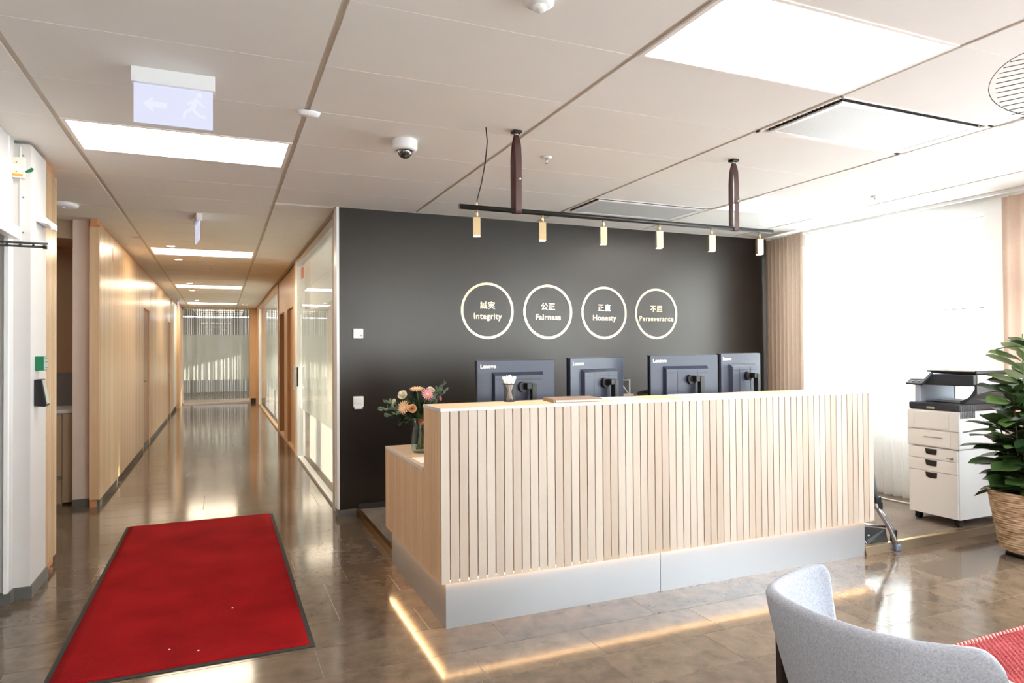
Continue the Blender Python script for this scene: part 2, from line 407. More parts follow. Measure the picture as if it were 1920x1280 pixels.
# ------------------------------------------------------------------ ceiling
ce = struct('ceiling', 'suspended ceiling of pale rectangular panels with beige rails', 'ceiling')
MB().box(-2.7, 6.1, -4.1, 27, H+.04, H+.12).build('ceiling_deck', 'ceil_rail', ce)
XS = [-.81+1.228*i for i in range(-1, 6)]+[5.96]
XS[-2] = -.81+1.228*5
KY = .6115
def Yk(k): return 4.30+KY*k
special = {(2, -4): 'L', (4, -4): 'L', (4, 0): 'L', (0, 0): 'W', (0, 8): 'W', (0, 16): 'W', (0, 24): 'W', (3, -3): 'V', (3, 1): 'V',
           (2, -12): 'L', (4, -12): 'L', (0, -8): 'L'}
rearp = MB(); joints = MB(); proto = {}
for ci in range(len(XS)-1):
    xa, xb = XS[ci], XS[ci+1]; c = ci-1+0
    cidx = ci-1
    for k in range(-13, 28):
        ya, yb = Yk(k), Yk(k+1)
        if (cidx, k) in special: continue
        x0, x1 = xa+.014, xb-.014
        if ya > YB-.25 and ya < YB:    # last row before the dark wall
            if cidx >= 1: yb2 = YB
            else: yb2 = yb
        else: yb2 = yb
        if ya >= YB-.02:
            if cidx >= 2: continue
            if cidx == 1: x1 = min(x1, .95)
        if yb > YB and ya < YB and cidx >= 1:
            if cidx == 1: yb2 = YB
            else: yb2 = YB
        if yb2 - ya < .03: continue
        if ya > YE: continue
        yb2 = min(yb2, YE)
        if k < -5: rearp.box(x0, x1, ya+.003, yb2-.003, H, H+.02); continue
        w, d = round(x1-x0, 3), round(yb2-ya-.007, 3)
        key = (w, d)
        if key not in proto:
            o = MB().box(-w/2, w/2, -d/2, d/2, 0, .02).build('ceiling_panel', 'ceil_panel', ce); proto[key] = o
            o.location = ((x0+x1)/2, ya+.003+d/2, H)
        else: inst(proto[key], ce, ((x0+x1)/2, ya+.003+d/2, H))
    if True:
        for k in range(-5, 28):
            y = Yk(k)
            if y > YE or (y > YB and cidx >= 1): continue
            joints.box(xa+.013, xb-.013, y-.006, y+.006, H+.001, H+.03)
rearp.build('rear_ceiling_panels', 'ceil_panel', ce, kind='stuff')
joints.build('joint_strips', 'ceil_joint', ce, kind='stuff')
for i, x in enumerate(XS[:-1]):
    ye = YE if i <= 2 else YB
    MB().box(x-.0135, x+.0135, -4.0, ye, H+.006, H+.035).build('ceiling_rail', 'ceil_rail', ce)
MB().box(.93, .985, YB, YE, H-.002, H+.03).build('edge_strip', 'ceil_rail', ce)

def panel_light(x0, x1, y0, y1, m, label, grp=None):
    t = thing('ceiling_light', label, 'ceiling light', ((x0+x1)/2, (y0+y1)/2, H), group=grp); o = t.location
    f = MB(o); b = .022
    f.box(x0+.014, x1-.014, y0+.004, y0+b, H-.004, H+.03).box(x0+.014, x1-.014, y1-b, y1-.004, H-.004, H+.03)
    f.box(x0+.014, x0+.014+b, y0+b, y1-b, H-.004, H+.03).box(x1-.014-b, x1-.014, y0+b, y1-b, H-.004, H+.03)
    f.build('frame', 'ceil_joint', t)
    MB(o).box(x0+.014+b, x1-.014-b, y0+b, y1-b, H+.004, H+.02).build('diffuser', m, t)
lab = {(2, -4): 'large square-looking white ceiling light at the top, largest in view', (4, -4): 'ceiling light cut off by the right edge above the wire lamp',
       (4, 0): 'white ceiling light between track light and window curtains', (0, 0): 'bright corridor ceiling light nearest, behind the hanging exit sign',
       (0, 8): 'corridor ceiling light second from the exit sign', (0, 16): 'corridor ceiling light third from the exit sign',
       (0, 24): 'corridor ceiling light closest to the glass end wall', (2, -12): 'ceiling light over the lobby behind the viewpoint, window side',
       (4, -12): 'ceiling light over the lobby behind the viewpoint, beside window', (0, -8): 'ceiling light over the entrance behind the viewpoint'}
for (c, k), kd in special.items():
    x0, x1 = XS[c+1], XS[c+2]; ya, yb = Yk(k), Yk(k+1)
    if kd in 'LW': panel_light(x0, x1, ya, yb, 'panel_light_warm' if k >= 8 else 'panel_light', lab[(c, k)])
    else:
        t = thing('ceiling_vent', 'square perforated white ceiling vent %s' % ('beside the large ceiling light' if k == -3 else 'behind the black track rail'), 'vent', ((x0+x1)/2, (ya+yb)/2, H))
        o = t.location; a, b, c0, d = x0+.014, x1-.014, ya+.004, yb-.004
        MB(o).box(a, b, c0, d, H+.034, H+.038).build('slot', 'dark_slot', t)
        f = MB(o)
        f.box(a, b, c0, c0+.01, H-.003, H+.034).box(a, b, d-.03, d, H-.003, H+.034).box(a, a+.012, c0, d, H-.003, H+.034).box(b-.05, b, c0, d, H-.003, H+.034)
        f.build('frame', 'ceil_joint', t)
        p0, p1, q0, q1 = a+.052, b-.062, c0+.046, d-.042
        MB(o).box(p0+.003, p1-.003, q0+.003, q1-.003, H, H+.034).build('louvre_body', 'dark_slot', t)
        MB(o).box(p0+.03, p1-.03, q0+.03, q1-.03, H-.007, H).build('perforated_panel', 'perforated_white', t)
        f = MB(o); e = .03
        f.box(p0, p1, q0, q0+e, H-.009, H).box(p0, p1, q1-e, q1, H-.009, H).box(p0, p0+e, q0+e, q1-e, H-.009, H).box(p1-e, p1, q0+e, q1-e, H-.009, H)
        f.build('panel_rim', 'white_gloss', t)
        rb = MB(o)
        for i in range(44): rb.box(a+.03+i*.026, a+.034+i*.026, c0+.012, c0+.046, H+.006, H+.030)
        for i in range(20): rb.box(a+.013, a+.05, c0+.03+i*.026, c0+.034+i*.026, H+.006, H+.030)
        rb.build('slot_ribs', 'grey_plastic', t, kind='stuff')

# ------------------------------------------------------------------ walls
w = struct('wall_back', 'charcoal feature wall behind the reception desk', 'wall')
MB().box(.957, 5.98, YB, YB+.1, .06, H).build('wall_panel', 'wall_dark', w)
MB().box(.957, 5.98, YB+.1, YB+.13, .0, H).build('office_side', 'white_paint', w)
MB().box(.935, .957, YB-.012, YB+.13, .07, H).build('white_edge_trim', 'white_gloss', w)
b1 = tag(MB().box(.94, 1.10, YB-.015, YB+.13, 0, .062).build('baseboard_back', 'grey_base'), 'grey stone baseboard at corner of charcoal wall beside the step', 'baseboard', kind='structure')
b2 = tag(MB().box(1.12, 5.9, YB-.012, YB, .05, .10).build('baseboard_platform', 'dark_base'), 'dark baseboard of charcoal wall above the carpeted platform', 'baseboard', kind='structure')

# platform
pf = struct('platform_floor', 'raised grey carpet platform behind the reception desk', 'platform')
MB().box(1.13, 5.98, 3.43, YB-.012, 0, .055).build('carpet', 'grey_carpet', pf)
MB().prism([(3.39, 0), (3.40, .055), (3.43, .055), (3.43, 0)], 0, 4.141, 5.98).build('front_riser', 'riser_metal', pf)
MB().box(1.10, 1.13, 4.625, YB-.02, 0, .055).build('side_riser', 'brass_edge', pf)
MB().box(4.141, 5.98, 3.398, 3.432, .055, .060).build('edge_strip', 'brass', pf)
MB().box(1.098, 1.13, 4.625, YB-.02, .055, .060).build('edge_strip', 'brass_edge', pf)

# window wall, right (X = XR)
w = struct('wall_right', 'white outer wall with tall windows', 'wall')
mb = MB()
mb.box(XR, XR+.25, -4.1, 5.75, -.1, .80)
mb.box(XR, XR+.25, -4.1, 20.9, 2.59, H+.1)
mb.box(XR, XR+.25, 5.75, 6.2, -.1, 2.59)
mb.box(XR, XR+.25, 3.48, 3.72, .80, 2.59).box(XR, XR+.25, 1.2, 1.4, .80, 2.59).box(XR, XR+.25, -1.1, -.9, .80, 2.59).box(XR, XR+.25, -4.1, -3.6, .8, 2.59)
mb.box(XR, XR+.25, 6.2, 20.9, -.1, .5)
for y in (8.2, 10.6, 13, 15.4, 17.8, 20.2): mb.box(XR, XR+.25, y, y+.35, .5, 2.59)
mb.build('wall_panel', 'bright_paint', w)
def window(n, ya, yb, label, bars=(), za=.80):
    t = struct('window_%d' % n, label, 'window'); X = XR+.10
    f = MB(); e = .045
    f.box(X, X+.06, ya, yb, za, za+e).box(X, X+.06, ya, yb, 2.59-e, 2.59).box(X, X+.06, ya, ya+e, za+e, 2.59-e).box(X, X+.06, yb-e, yb, za+e, 2.59-e)
    f.build('window_frame', 'white_gloss', t)
    MB().box(X+.025, X+.033, ya+e, yb-e, za+e, 2.59-e).build('pane', 'glass_pane', t)
    for (z0, z1, m) in bars: MB().box(X+.01, X+.05, ya+e, yb-e, z0, z1).build('crossbar', m, t)
    return t
window(1, 3.72, 4.75, 'overexposed window beside the copier with thin crossbar', [(1.791, 1.799, 'blue_steel')])
window(2, 4.75, 5.75, 'window behind the sheer curtain')
window(3, 1.4, 3.48, 'window behind the beige curtain at the right edge', [(1.90, 2.09, 'white_gloss'), (2.37, 2.5, 'white_gloss')])
window(4, -.9, 1.2, 'tall lobby window beside the lounge area'); window(5, -3.6, -1.1, 'tall lobby window farthest from the desk')
t = struct('window_sill', 'white sill running below the windows', 'sill')
MB().box(XR-.06, XR+.1, -4, 5.75, .78, .80).build('sill_board', 'white_gloss', t)

# rear wall (behind the viewpoint) with its windows
w = struct('wall_rear', 'white rear wall of the lobby with wide windows', 'wall')
mb = MB()
mb.box(-2.7, 6.1, -4.25, -4.0, -.1, .8).box(-2.7, 6.1, -4.25, -4.0, 2.5, H+.1).box(-2.7, 2.5, -4.25, -4, .8, 2.5).box(4.7, 6.1, -4.25, -4, .8, 2.5)
for x in (3.6,): mb.box(x-.06, x+.06, -4.25, -4, .8, 2.5)
mb.build('wall_panel', 'white_paint', w)
MB().box(2.5, 4.7, -4.15, -4.142, .8, 2.5).build('pane', 'glass_pane', w)

# exterior
gx = struct('ground_outside', 'pale open ground outside the windows', 'ground')
MB().box(-40, 60, -40, 70, -1.0, -.9).build('ground_surface', 'snow_ground', gx)
ew = struct('wall_sun_blocker', 'pale wall added outside to block sun from the desk windows', 'wall')
MB().box(6.25, 12, 6.2, 6.5, -1, 7).build('wall_panel', 'concrete_ext', ew)  # invented wall, added to keep direct sun out of the desk windows
MB().box(-2.7, 6.25, -4.1, 27, H+.13, H+.5).build('roof_slab', 'concrete_ext', ew)

# left side --------------------------------------------------------
w = struct('wall_left', 'white left wall with pine slats along the corridor', 'wall')
mb = MB()
mb.box(-1.6, -1.042, 4.85, 5.237, 0, 2.70)          # column
mb.box(-2.7, -1.128, 4.774, 4.86, 0, H)             # vestibule jamb
mb.box(-1.22, -1.13, -4.1, 4.774, 2.16, H)          # header above the entrance
mb.box(-1.22, -1.13, -4.1, 2.2, 0, 2.16)
mb.box(-2.7, -2.6, -4.1, 4.86, 0, H).box(-2.7, -1.13, 1.9, 2.0, 0, H)
mb.box(-2.7, -1.6, 4.86, 5.0, 0, H)
mb.build('wall_panel', 'white_paint', w)
MB().box(-1.6, -1.07, 5.237, 5.60, .0, H).build('slat_backing', 'slat_back', w)
mb = MB()
mb.box(-1.085, -1.042, 5.0, 5.09, .0, .0)
# pillar + niche
MB().box(-1.29, -1.155, 7.55, 7.70, 0, H).build('pillar', 'pillar_paint', w)
MB().box(-1.175, -1.115, 7.60, 7.66, 0.06, H).build('white_jamb', 'white_gloss', w)
mb = MB()
mb.box(-2.7, -1.20, 8.35, 8.45, 0, H).box(-2.75, -2.65, 5.0, 8.4, 0, H).box(-2.65, -1.16, 5.55, 5.66, 0, H).box(-2.65, -1.28, 7.62, 8.35, 2.55, H)
mb.build('niche_wall', 'wall_taupe', w)
MB().box(-1.13, -1.075, 7.433, YE, .0, H).build('corridor_backing', 'slat_back', w)
# slats
sl = MB().box(0, .025, -.0225, .0225, 0, 2.60).build('slat', 'pine_slat', w)
P = .0510
ys = []
y = 5.262
while y < 5.60: ys.append(y); y += P
y = 7.456
n_first = len(ys)
while y < 18.35:
    if not (11.42 < y < 12.42 or 16.4 < y < 17.35): ys.append(y)
    y += P
for i, y in enumerate(ys):
    if i == 0: sl.location = (-1.075, y, .065)
    else: inst(sl, w, (-1.075, y, .065))
MB().box(-1.13, -1.052, 7.415, 7.433, .075, 2.64).build('slat_end_panel', 'oak_frame', w)
mb = MB()
for (a, b) in ((11.42, 12.42), (16.4, 17.35)): mb.box(-1.075, -1.052, a, b, 2.12, 2.665)
mb.build('over_door_panel', 'pine_slat', w)
MB().box(-1.075, -1.05, 18.38, 19.6, .09, 2.68).build('white_panel', 'white_paint', w)
MB().box(-1.075, -.99, 19.6, YE, .0, 2.70).build('oak_end_panel', 'oak_frame', w)
tag(MB().box(-1.075, -1.062, 5.6, 5.602, 0, .06).box(-1.075, -1.062, 7.45, 19.6, 0, .065).build('baseboard_left', 'dark_base'), 'dark recessed baseboard under the corridor slats', 'baseboard', kind='structure')
mb = MB()
mb.box(-2.6, -1.118, 4.762, 4.774, 0, .07).box(-1.128, -1.116, 4.774, 4.838, 0, .07).box(-1.128, -1.030, 4.838, 4.85, 0, .07).box(-1.042, -1.030, 4.85, 5.25, 0, .07)
tag(mb.build('baseboard_entrance', 'grey_base'), 'grey stone baseboard round the white column at left', 'baseboard', kind='structure')
tag(MB().box(-1.29, -1.12, 7.535, 7.72, 0, .065).box(-1.12, -1.05, 7.44, 7.60, 0, .06).build('baseboard_pillar', 'grey_base'), 'grey stone baseboard at foot of the taupe pillar', 'baseboard', kind='structure')
# trims on the column
t = struct('trim_1', 'white cover strip with screws on the column face', 'trim')
MB().box(-1.096, -1.088, 4.843, 4.85, 2.12, 2.68).build('cover_strip', 'white_gloss', t)
for z in (2.63, 2.38, 2.17): MB().cyl((-1.080, 4.85, z), (-1.080, 4.845, z), .005, n=10).build('screw', 'grey_plastic', t)
t = struct('trim_2', 'white door frame post of the entrance', 'trim')
MB().box(-1.148, -1.128, 4.745, 4.774, .07, H).build('post', 'white_gloss', t)
# recessed corridor doors, left
for i, (a, b) in enumerate(((11.42, 12.42), (16.4, 17.35))):
    t = struct('door_%d' % (i+1), 'recessed oak door in the slatted corridor wall, %s' % ('nearer' if i == 0 else 'farther'), 'door')
    MB().box(-1.074, -1.068, a+.09, b-.03, .02, 2.08).build('door_leaf', 'door_wood', t)
    MB().box(-1.074, -1.052, a, a+.025, 0, 2.12).box(-1.074, -1.052, b-.12, b, 0, 2.12).build('door_frame', 'oak_frame', t)
    MB().cyl((-1.068, a+.2, 1.02), (-1.03, a+.2, 1.02), .012).build('door_handle', 'steel', t)

# corridor right side: glazed partitions --------------------------------
GX = .983
def glazing(n, ya, yb, label, posts):
    t = struct('window_%d' % n, label, 'glass partition')
    f = MB(); f.box(GX-.02, GX+.05, ya, yb, 0, .03).box(GX-.02, GX+.05, ya, yb, 2.62, 2.70); f.build('window_frame', 'oak_frame' if n == 7 else 'edge_grey', t)
    MB().box(GX+.012, GX+.02, ya, yb, .03, 2.62).build('pane', 'glass_pane', t)
    MB().box(GX+.021, GX+.0215, ya, yb, .68, 1.95).build('frosted_film', 'frost_film', t)
    for p in posts: MB().box(GX-.022, GX+.05, p, p+.045, 0, 2.66).build('mullion', 'white_gloss', t)
    return t
glazing(6, 6.45, 9.70, 'near glass partition of the corridor with frosted band', (9.66,))
glazing(7, 13.1, 19.8, 'far glass partition of the corridor with frosted band', (13.1, 19.75))
w = struct('wall_corridor', 'oak panelled wall between the two glass partitions', 'wall')
mb = MB()
mb.box(GX-.03, GX+.06, 6.2, 6.45, 0, H); mb.build('end_post', 'white_paint', w)
MB().box(GX-.02, GX+.09, 9.75, 10.02, 0, H).build('white_post', 'white_gloss', w)
mb = MB()
mb.box(GX, GX+.12, 10.02, 10.45, .03, H).box(GX, GX+.12, 11.3, 12.0, .03, H).box(GX, GX+.12, 12.9, 13.1, .03, H).box(GX, GX+.12, 10.45, 11.3, 2.12, H).box(GX, GX+.12, 12.0, 12.9, 2.12, H)
mb.build('oak_panel', 'oak_frame', w)
MB().box(GX-.01, GX+.1, 10.02, 13.1, 0, .03).build('threshold', 'oak_frame', w)
MB().box(GX-.02, GX+.1, 19.8, YE, 0, H).build('oak_post', 'oak_frame', w)
MB().box(GX, GX+.06, 6.2, YE, 2.70, H+.02).build('head_strip', 'ceil_joint', w)
for i, (a, b) in enumerate(((10.45, 11.3), (12.0, 12.9))):
    t = struct('door_%d' % (i+3), 'dark oak door in the panelled wall right of corridor, %s' % ('nearer' if i == 0 else 'farther'), 'door')
    dx = .11 if i else .035
    MB().box(GX+dx, GX+dx+.04, a, b-.03, .03, 2.115).build('door_leaf', 'oak_frame', t)
    MB().box(GX-.01, GX+dx, b-.03, b-.001, .03, 2.118).build('door_frame', 'door_wood', t)
t = struct('door_handle', 'steel pull handle on the white post of the near partition', 'handle')
MB().box(GX-.06, GX-.045, 9.80, 9.83, .93, 1.27).box(GX-.05, GX-.02, 9.805, 9.825, .96, .98).box(GX-.05, GX-.02, 9.805, 9.825, 1.22, 1.24).build('grip', 'steel', t)
MB().box(GX-.035, GX-.02, 9.55, 9.62, .98, 1.24).build('lock_plate', 'black_plastic', t)

# corridor end
t = struct('window_8', 'glass wall with frosted band closing the corridor end', 'glass partition')
MB().box(-.99, .77, YE, YE+.05, 0, .04).box(-.99, .77, YE, YE+.05, 2.66, H).box(-1.0, -.96, YE, YE+.05, 0, H).build('window_frame', 'edge_grey', t)
MB().box(-.99, .77, YE+.02, YE+.028, .04, 2.66).build('pane', 'glass_pane', t)
MB().box(-.99, .77, YE+.030, YE+.0305, .67, 1.94).build('frosted_film', 'frost_film', t)
w = struct('wall_end', 'oak panel beside the glass wall at the corridor end', 'wall')
MB().box(.77, 1.1, YE, YE+.1, 0, H).box(-2.7, -1.0, YE, YE+.1, 0, H).build('oak_panel', 'oak_frame', w)
MB().box(.80, .93, YE-.012, YE, 0, .12).build('base_block', 'dark_base', w)
# rooms beyond
w = struct('wall_far_rooms', 'pale walls of the rooms beyond the glass', 'wall')
mb = MB(); mb.box(-2.7, 6.2, 26.9, 27, 0, H).box(-2.75, -2.65, 21, 27, 0, H).box(1.1, 6.1, YE, YE+.1, 0, H)
mb.box(XR, XR+.2, 21, 27, 0, .9)
mb.build('wall_panel', 'white_paint', w)
for i in range(4):
    y = 22+i*1.2
    tt = thing('strip_light', '%s thin ceiling light in the room beyond the end glass' % ['nearest', 'second', 'third', 'farthest'][i], 'ceiling light', (-.1, y, H), group='strip lights beyond the end glass')
    MB((-.1, y, H)).box(-.75, .65, y, y+.12, H-.03, H).build('diffuser', 'far_light', tt)
def shelf_far():
    t = thing('work_table', 'long table half seen beyond the end glass', 'table', (0, 23.2, 0))
    MB(t.location).box(-.9, .9, 22.9, 23.6, .72, .76).build('table_top', 'white_gloss', t)
    for x in (-.85, .8):
        for y in (22.95, 23.5): MB(t.location).box(x, x+.05, y, y+.05, .01, .72).build('leg', 'grey_plastic', t)
shelf_far()

# ------------------------------------------------------------------ curtains
def curtain(name, label, cat, m, p0, p1, z0, z1, folds, amp, parent=None, shear=None, nz=6, group=None):
    p0, p1 = Vector(p0), Vector(p1); d = (p1-p0); L = d.length; d.normalize(); nrm = Vector((-d.y, d.x))
    r = random.Random(hash(label) % 1000 if False else len(label)); ph = [r.uniform(-.5, .5) for _ in range(folds*2+3)]
    def fn(u, v):
        k = u*folds; i = int(k); a = math.sin(k*2*PI+ph[i]*.8*math.sin(PI*(k-i)))*amp*(.55+.45*(1-v) + .1*ph[i+1])
        uu = u+ (shear*(1-v)*(u) if shear else 0)
        p = p0+d*(uu*L)+nrm*a
        return (p.x, p.y, z0+(z1-z0)*v)
    mb = MB().grid(fn, folds*10, nz)
    o = mb.build(name, m); tag(o, label, cat, group)
    return o
curtain('sheer_curtain', 'white sheer curtain glowing in front of the window', 'curtain', 'sheer', (5.80, 4.21), (5.80, 5.45), .065, 2.675, 13, .035)
curtain('blackout_curtain', 'taupe heavy curtain gathered in the corner by charcoal wall', 'curtain', 'taupe_curtain', (5.70, 5.40), (5.80, 6.03), .065, 2.69, 9, .032)
curtain('beige_curtain', 'beige curtain at the right edge above the plant', 'curtain', 'taupe_light', (5.86, 2.85), (5.86, 3.49), .065, 2.67, 6, .035)
t = thing('curtain_rail', 'white curtain rail under the ceiling edge', 'rail', (5.83, 4.0, H))
MB(t.location).box(5.815, 5.85, -3.5, 6.05, 2.695, 2.72).build('rail', 'white_gloss', t)
oc = curtain('office_curtain', 'cream curtain behind the near glass partition', 'curtain', 'office_curtain', (1.14, 6.5), (1.14, 9.6), .02, 2.69, 34, .035)
curtain('office_curtain', 'cream curtain behind the far glass partition', 'curtain', 'office_curtain', (1.14, 13.2), (1.14, 19.7), .02, 2.69, 60, .04)
# string curtain behind the end glass
mb = MB(); r = random.Random(3); x = -.97
while x < .76:
    wd_ = r.uniform(.012, .035); yy = YE+.10+r.uniform(-.015, .015)
    mb.box(x, x+wd_, yy, yy+.004, .12, 2.68); x += wd_+r.choice([.006, .012, .02, .03])
tag(mb.build('thread_curtain', 'thread_curtain'), 'grey thread curtain behind the glass end wall', 'curtain', kind='stuff')

# ------------------------------------------------------------------ reception counter
CX0, CX1, CY = 1.045, 4.203, 3.373
t = thing('reception_counter', 'long reception counter clad in vertical ash slats on steel plinth', 'reception desk', ((CX0+CX1)/2, 3.9, 0))
RC = t; O = t.location
MB(O).box(CX0+.012, CX1-.012, CY+.012, 3.69, .255, 1.134).build('carcass', 'slat_back', t)
MB(O).box(CX0+.012, CX0+.05, 3.69, 4.64, .255, .778).build('side_carcass', 'slat_back', t)
MB(O).box(CX1-.05, CX1-.012, 3.69, 4.64, .255, .778).build('side_carcass', 'slat_back', t)
MB(O).box(CX0, CX1, CY, 3.70, 1.134, 1.150).build('counter_top', 'oak_top', t)
MB(O).box(CX0-.001, CX1+.001, CY-.002, CY, 1.134, 1.1502).box(CX0-.002, CX0, CY-.002, 3.70, 1.134, 1.1502).box(CX1, CX1+.002, CY-.002, 3.70, 1.134, 1.1502).build('edge_band', 'edge_grey', t)
MB(O).box(CX0, CX1, 3.70, 4.655, .778, .795).build('worktop', 'oak_top', t)
MB(O).box(CX0-.002, CX0, 3.70, 4.655, .778, .7952).build('edge_band', 'edge_grey', t)
# front slats
s0 = MB().box(-.0227, .0227, 0, .012, 0, .892).build('slat', 'ash_slat', t)
xs = [CX0+.0242]+[1.0945+.05097*k+.0255 for k in range(60)]+[4.1785]
for i, x in enumerate(xs):
    loc = (x-O.x, CY-O.y, .242)
    if i == 0: s0.location = loc
    else: inst(s0, t, loc)
sh = MB().box(0, .012, -.024, .024, 0, .892).build('side_slat', 'ash_side_warm_lit', t)
sls = MB().box(0, .012, -.024, .024, 0, .536).build('side_slat', 'ash_side_warm_lit', t)
fh = fl_ = True
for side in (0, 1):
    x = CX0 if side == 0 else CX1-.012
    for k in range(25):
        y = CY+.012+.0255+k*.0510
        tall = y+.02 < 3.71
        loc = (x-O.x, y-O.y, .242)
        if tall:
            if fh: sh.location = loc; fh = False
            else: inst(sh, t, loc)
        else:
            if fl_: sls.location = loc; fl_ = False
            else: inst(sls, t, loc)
# plinth
MB(O).box(1.078, 2.42, 3.402, 3.414, 0, .245).build('kick_panel', 'kick_steel', t)
MB(O).box(2.423, 4.139, 3.402, 3.414, 0, .245).build('kick_panel', 'kick_steel', t)
MB(O).box(1.078, 1.090, 3.414, 4.62, 0, .245).build('kick_panel', 'kick_steel', t)
MB(O).box(4.127, 4.139, 3.414, 3.70, 0, .245).build('kick_panel', 'kick_steel', t)
MB(O).box(1.09, 4.127, 3.414, 3.66, .0, .24).build('plinth_core', 'dark_base', t)
# led strips tucked under the slats
mb = MB(O)
for k in range(157): mb.box(CX0+.014+k*.02, CX0+.025+k*.02, CY+.013, CY+.026, .246, .250)
mb.build('led_strip', 'led', t, kind='stuff')
MB(O).box(CX0+.014, CX0+.026, CY+.03, 4.62, .246, .250).build('led_strip', 'led', t)

# ------------------------------------------------------------------ things on the desk
def monitor(cx, cy, rz, zt, label, h=.33, w=.545, arm=1):
    t = thing('monitor', label, 'monitor', (cx, cy, .795), rz, group='monitors on the reception desk')
    zb = zt-h-.795; z1 = zt-.795
    MB().box(-w/2, w/2, .0, .022, zb, z1).build('back_shell', 'monitor_back', t, bevel=.003)
    MB().box(-w/2-.003, w/2+.003, .022, .034, zb-.003, z1+.003).build('screen', 'bezel', t)
    # housing bump
    a, b = -w*.32, w*.34; za, zc = z1-.205, z1-.075
    MB().add([(a, .001, zb+.02), (b, .001, zb+.02), (b, .001, zc), (a, .001, zc), (a+.012, -.028, zb+.03), (b-.012, -.028, zb+.03), (b-.012, -.028, zc-.022), (a+.012, -.028, zc-.022)],
             [(4, 5, 6, 7), (3, 7, 6, 2), (0, 4, 7, 3), (1, 2, 6, 5), (0, 1, 5, 4)]).build('housing', 'monitor_back', t)
    MB().box(a+.02, b-.02, -.0295, -.0283, zc-.05, zc-.045).box(a+.1, a+.101, -.0295, -.0283, zb+.05, zc-.03).box(b-.1, b-.099, -.0295, -.0283, zb+.05, zc-.03).build('seam', 'bezel', t)
    MB().cyl((.03, -.028, z1-.17), (.03, -.052, z1-.17), .034, n=24).build('pivot', 'black_plastic', t)
    MB().box(.03, .085, -.095, -.05, z1-.185, z1-.145).box(.062, .098, -.10, -.06, .012, z1-.15).build('stand_arm', 'black_plastic', t, bevel=.004)
    MB().box(-.09, .17, -.14, .10, 0, .012).build('stand_base', 'black_plastic', t, bevel=.003)
    text_mesh('Lenovo', .034, .0005, 'logo', 'paper', t, (-w/2+.075, -.0008, z1-.038), (PI/2, 0, 0), bold=.0012)
monitor(1.752, 4.00, 0, 1.386, 'navy monitor seen from behind, directly behind the pen cup')
monitor(2.365, 4.02, math.radians(17), 1.396, 'navy monitor seen from behind, behind the brown folder', w=.53)
monitor(3.02, 3.93, math.radians(-4), 1.407, 'navy monitor seen from behind, left of the palest one', w=.555)
monitor(3.63, 4.04, math.radians(16), 1.414, 'pale blue-grey lit monitor back beside the taupe curtain', w=.53)

t = thing('pen_cup', 'black wire mesh cup full of white pens on the counter', 'pen cup', (1.556, 3.66, 1.150)); O = t.location
mb = MB(O); mb.lathe([(.034, .002), (.036, .05), (.038, .104)], O, 28)
mb.build('mesh_body', 'wire_grey', t)
m, nt, b = nm('mesh_screen'); MATS['mesh_screen'] = m
tc = nt.nodes.new('ShaderNodeTexCoord'); ck = nt.nodes.new('ShaderNodeTexChecker'); ck.inputs['Scale'].default_value = 420
nt.links.new(tc.outputs['Object'], ck.inputs['Vector']); nt.links.new(ck.outputs['Fac'], b.inputs['Alpha']); b.inputs['Base Color'].default_value = (.02, .02, .02, 1)
t.children[0].data.materials[0] = m
MB(O).lathe([(.038, .100), (.0405, .102), (.0405, .107), (.037, .107)], O, 28).build('rim', 'black_metal', t)
MB(O).cyl(O, O+Vector((0, 0, .004)), .035, n=28).build('base', 'black_metal', t)
pm = MB(); pm.cyl((0, 0, 0), (0, 0, .135), .0052, n=8).cyl((0, 0, .135), (0, 0, .142), .0052, .003, n=8)
r = random.Random(2); first = None
for i in range(24):
    a = 2*PI*i*.382; ro = .034*math.sqrt((i+.5)/24)     # top lands ro from the axis, foot on the other side
    if first is None:
        first = pm.build('pen', 'paper'); o = first
        tag(o, 'white pen standing in the black mesh cup', 'pen', 'white pens in the mesh cup')
    else: o = first.copy(); COL.objects.link(o)
    tl = math.atan((ro+.016)/.11)
    o.location = (1.556-.016*math.cos(a), 3.66-.016*math.sin(a), 1.157+.004*(i % 4))
    o.rotation_euler = Vector((math.cos(a)*math.tan(tl), math.sin(a)*math.tan(tl), 1)).to_track_quat('Z', 'Y').to_euler()

def flat(name, label, cat, pts, z, h, m, layers=None):
    c = sum((Vector(p+(z,)) for p in pts), Vector())/len(pts)
    t = thing(name, label, cat, c)
    return t, c
t, c = flat('document_folder', 'brown leather folder lying on the counter top', 'folder', [(1.73, 3.42), (2.02, 3.40), (2.27, 3.66), (1.84, 3.67)], 1.150, .02, 'folder')
MB(c).prism([(1.735, 3.43), (2.035, 3.41), (2.07, 3.62), (1.77, 3.64)], 2, 1.150, 1.154).build('back_cover', 'folder', t)
MB(c).prism([(1.745, 3.435), (2.028, 3.416), (2.06, 3.61), (1.78, 3.63)], 2, 1.154, 1.164).build('paper_block', 'paper', t)
MB(c).prism([(1.735, 3.43), (2.035, 3.41), (2.07, 3.62), (1.77, 3.64)], 2, 1.164, 1.170).build('front_cover', 'folder', t, bevel=.002)
MB(c).prism([(1.728, 3.43), (1.738, 3.43), (1.773, 3.64), (1.763, 3.64)], 2, 1.150, 1.170).build('spine', 'folder', t)
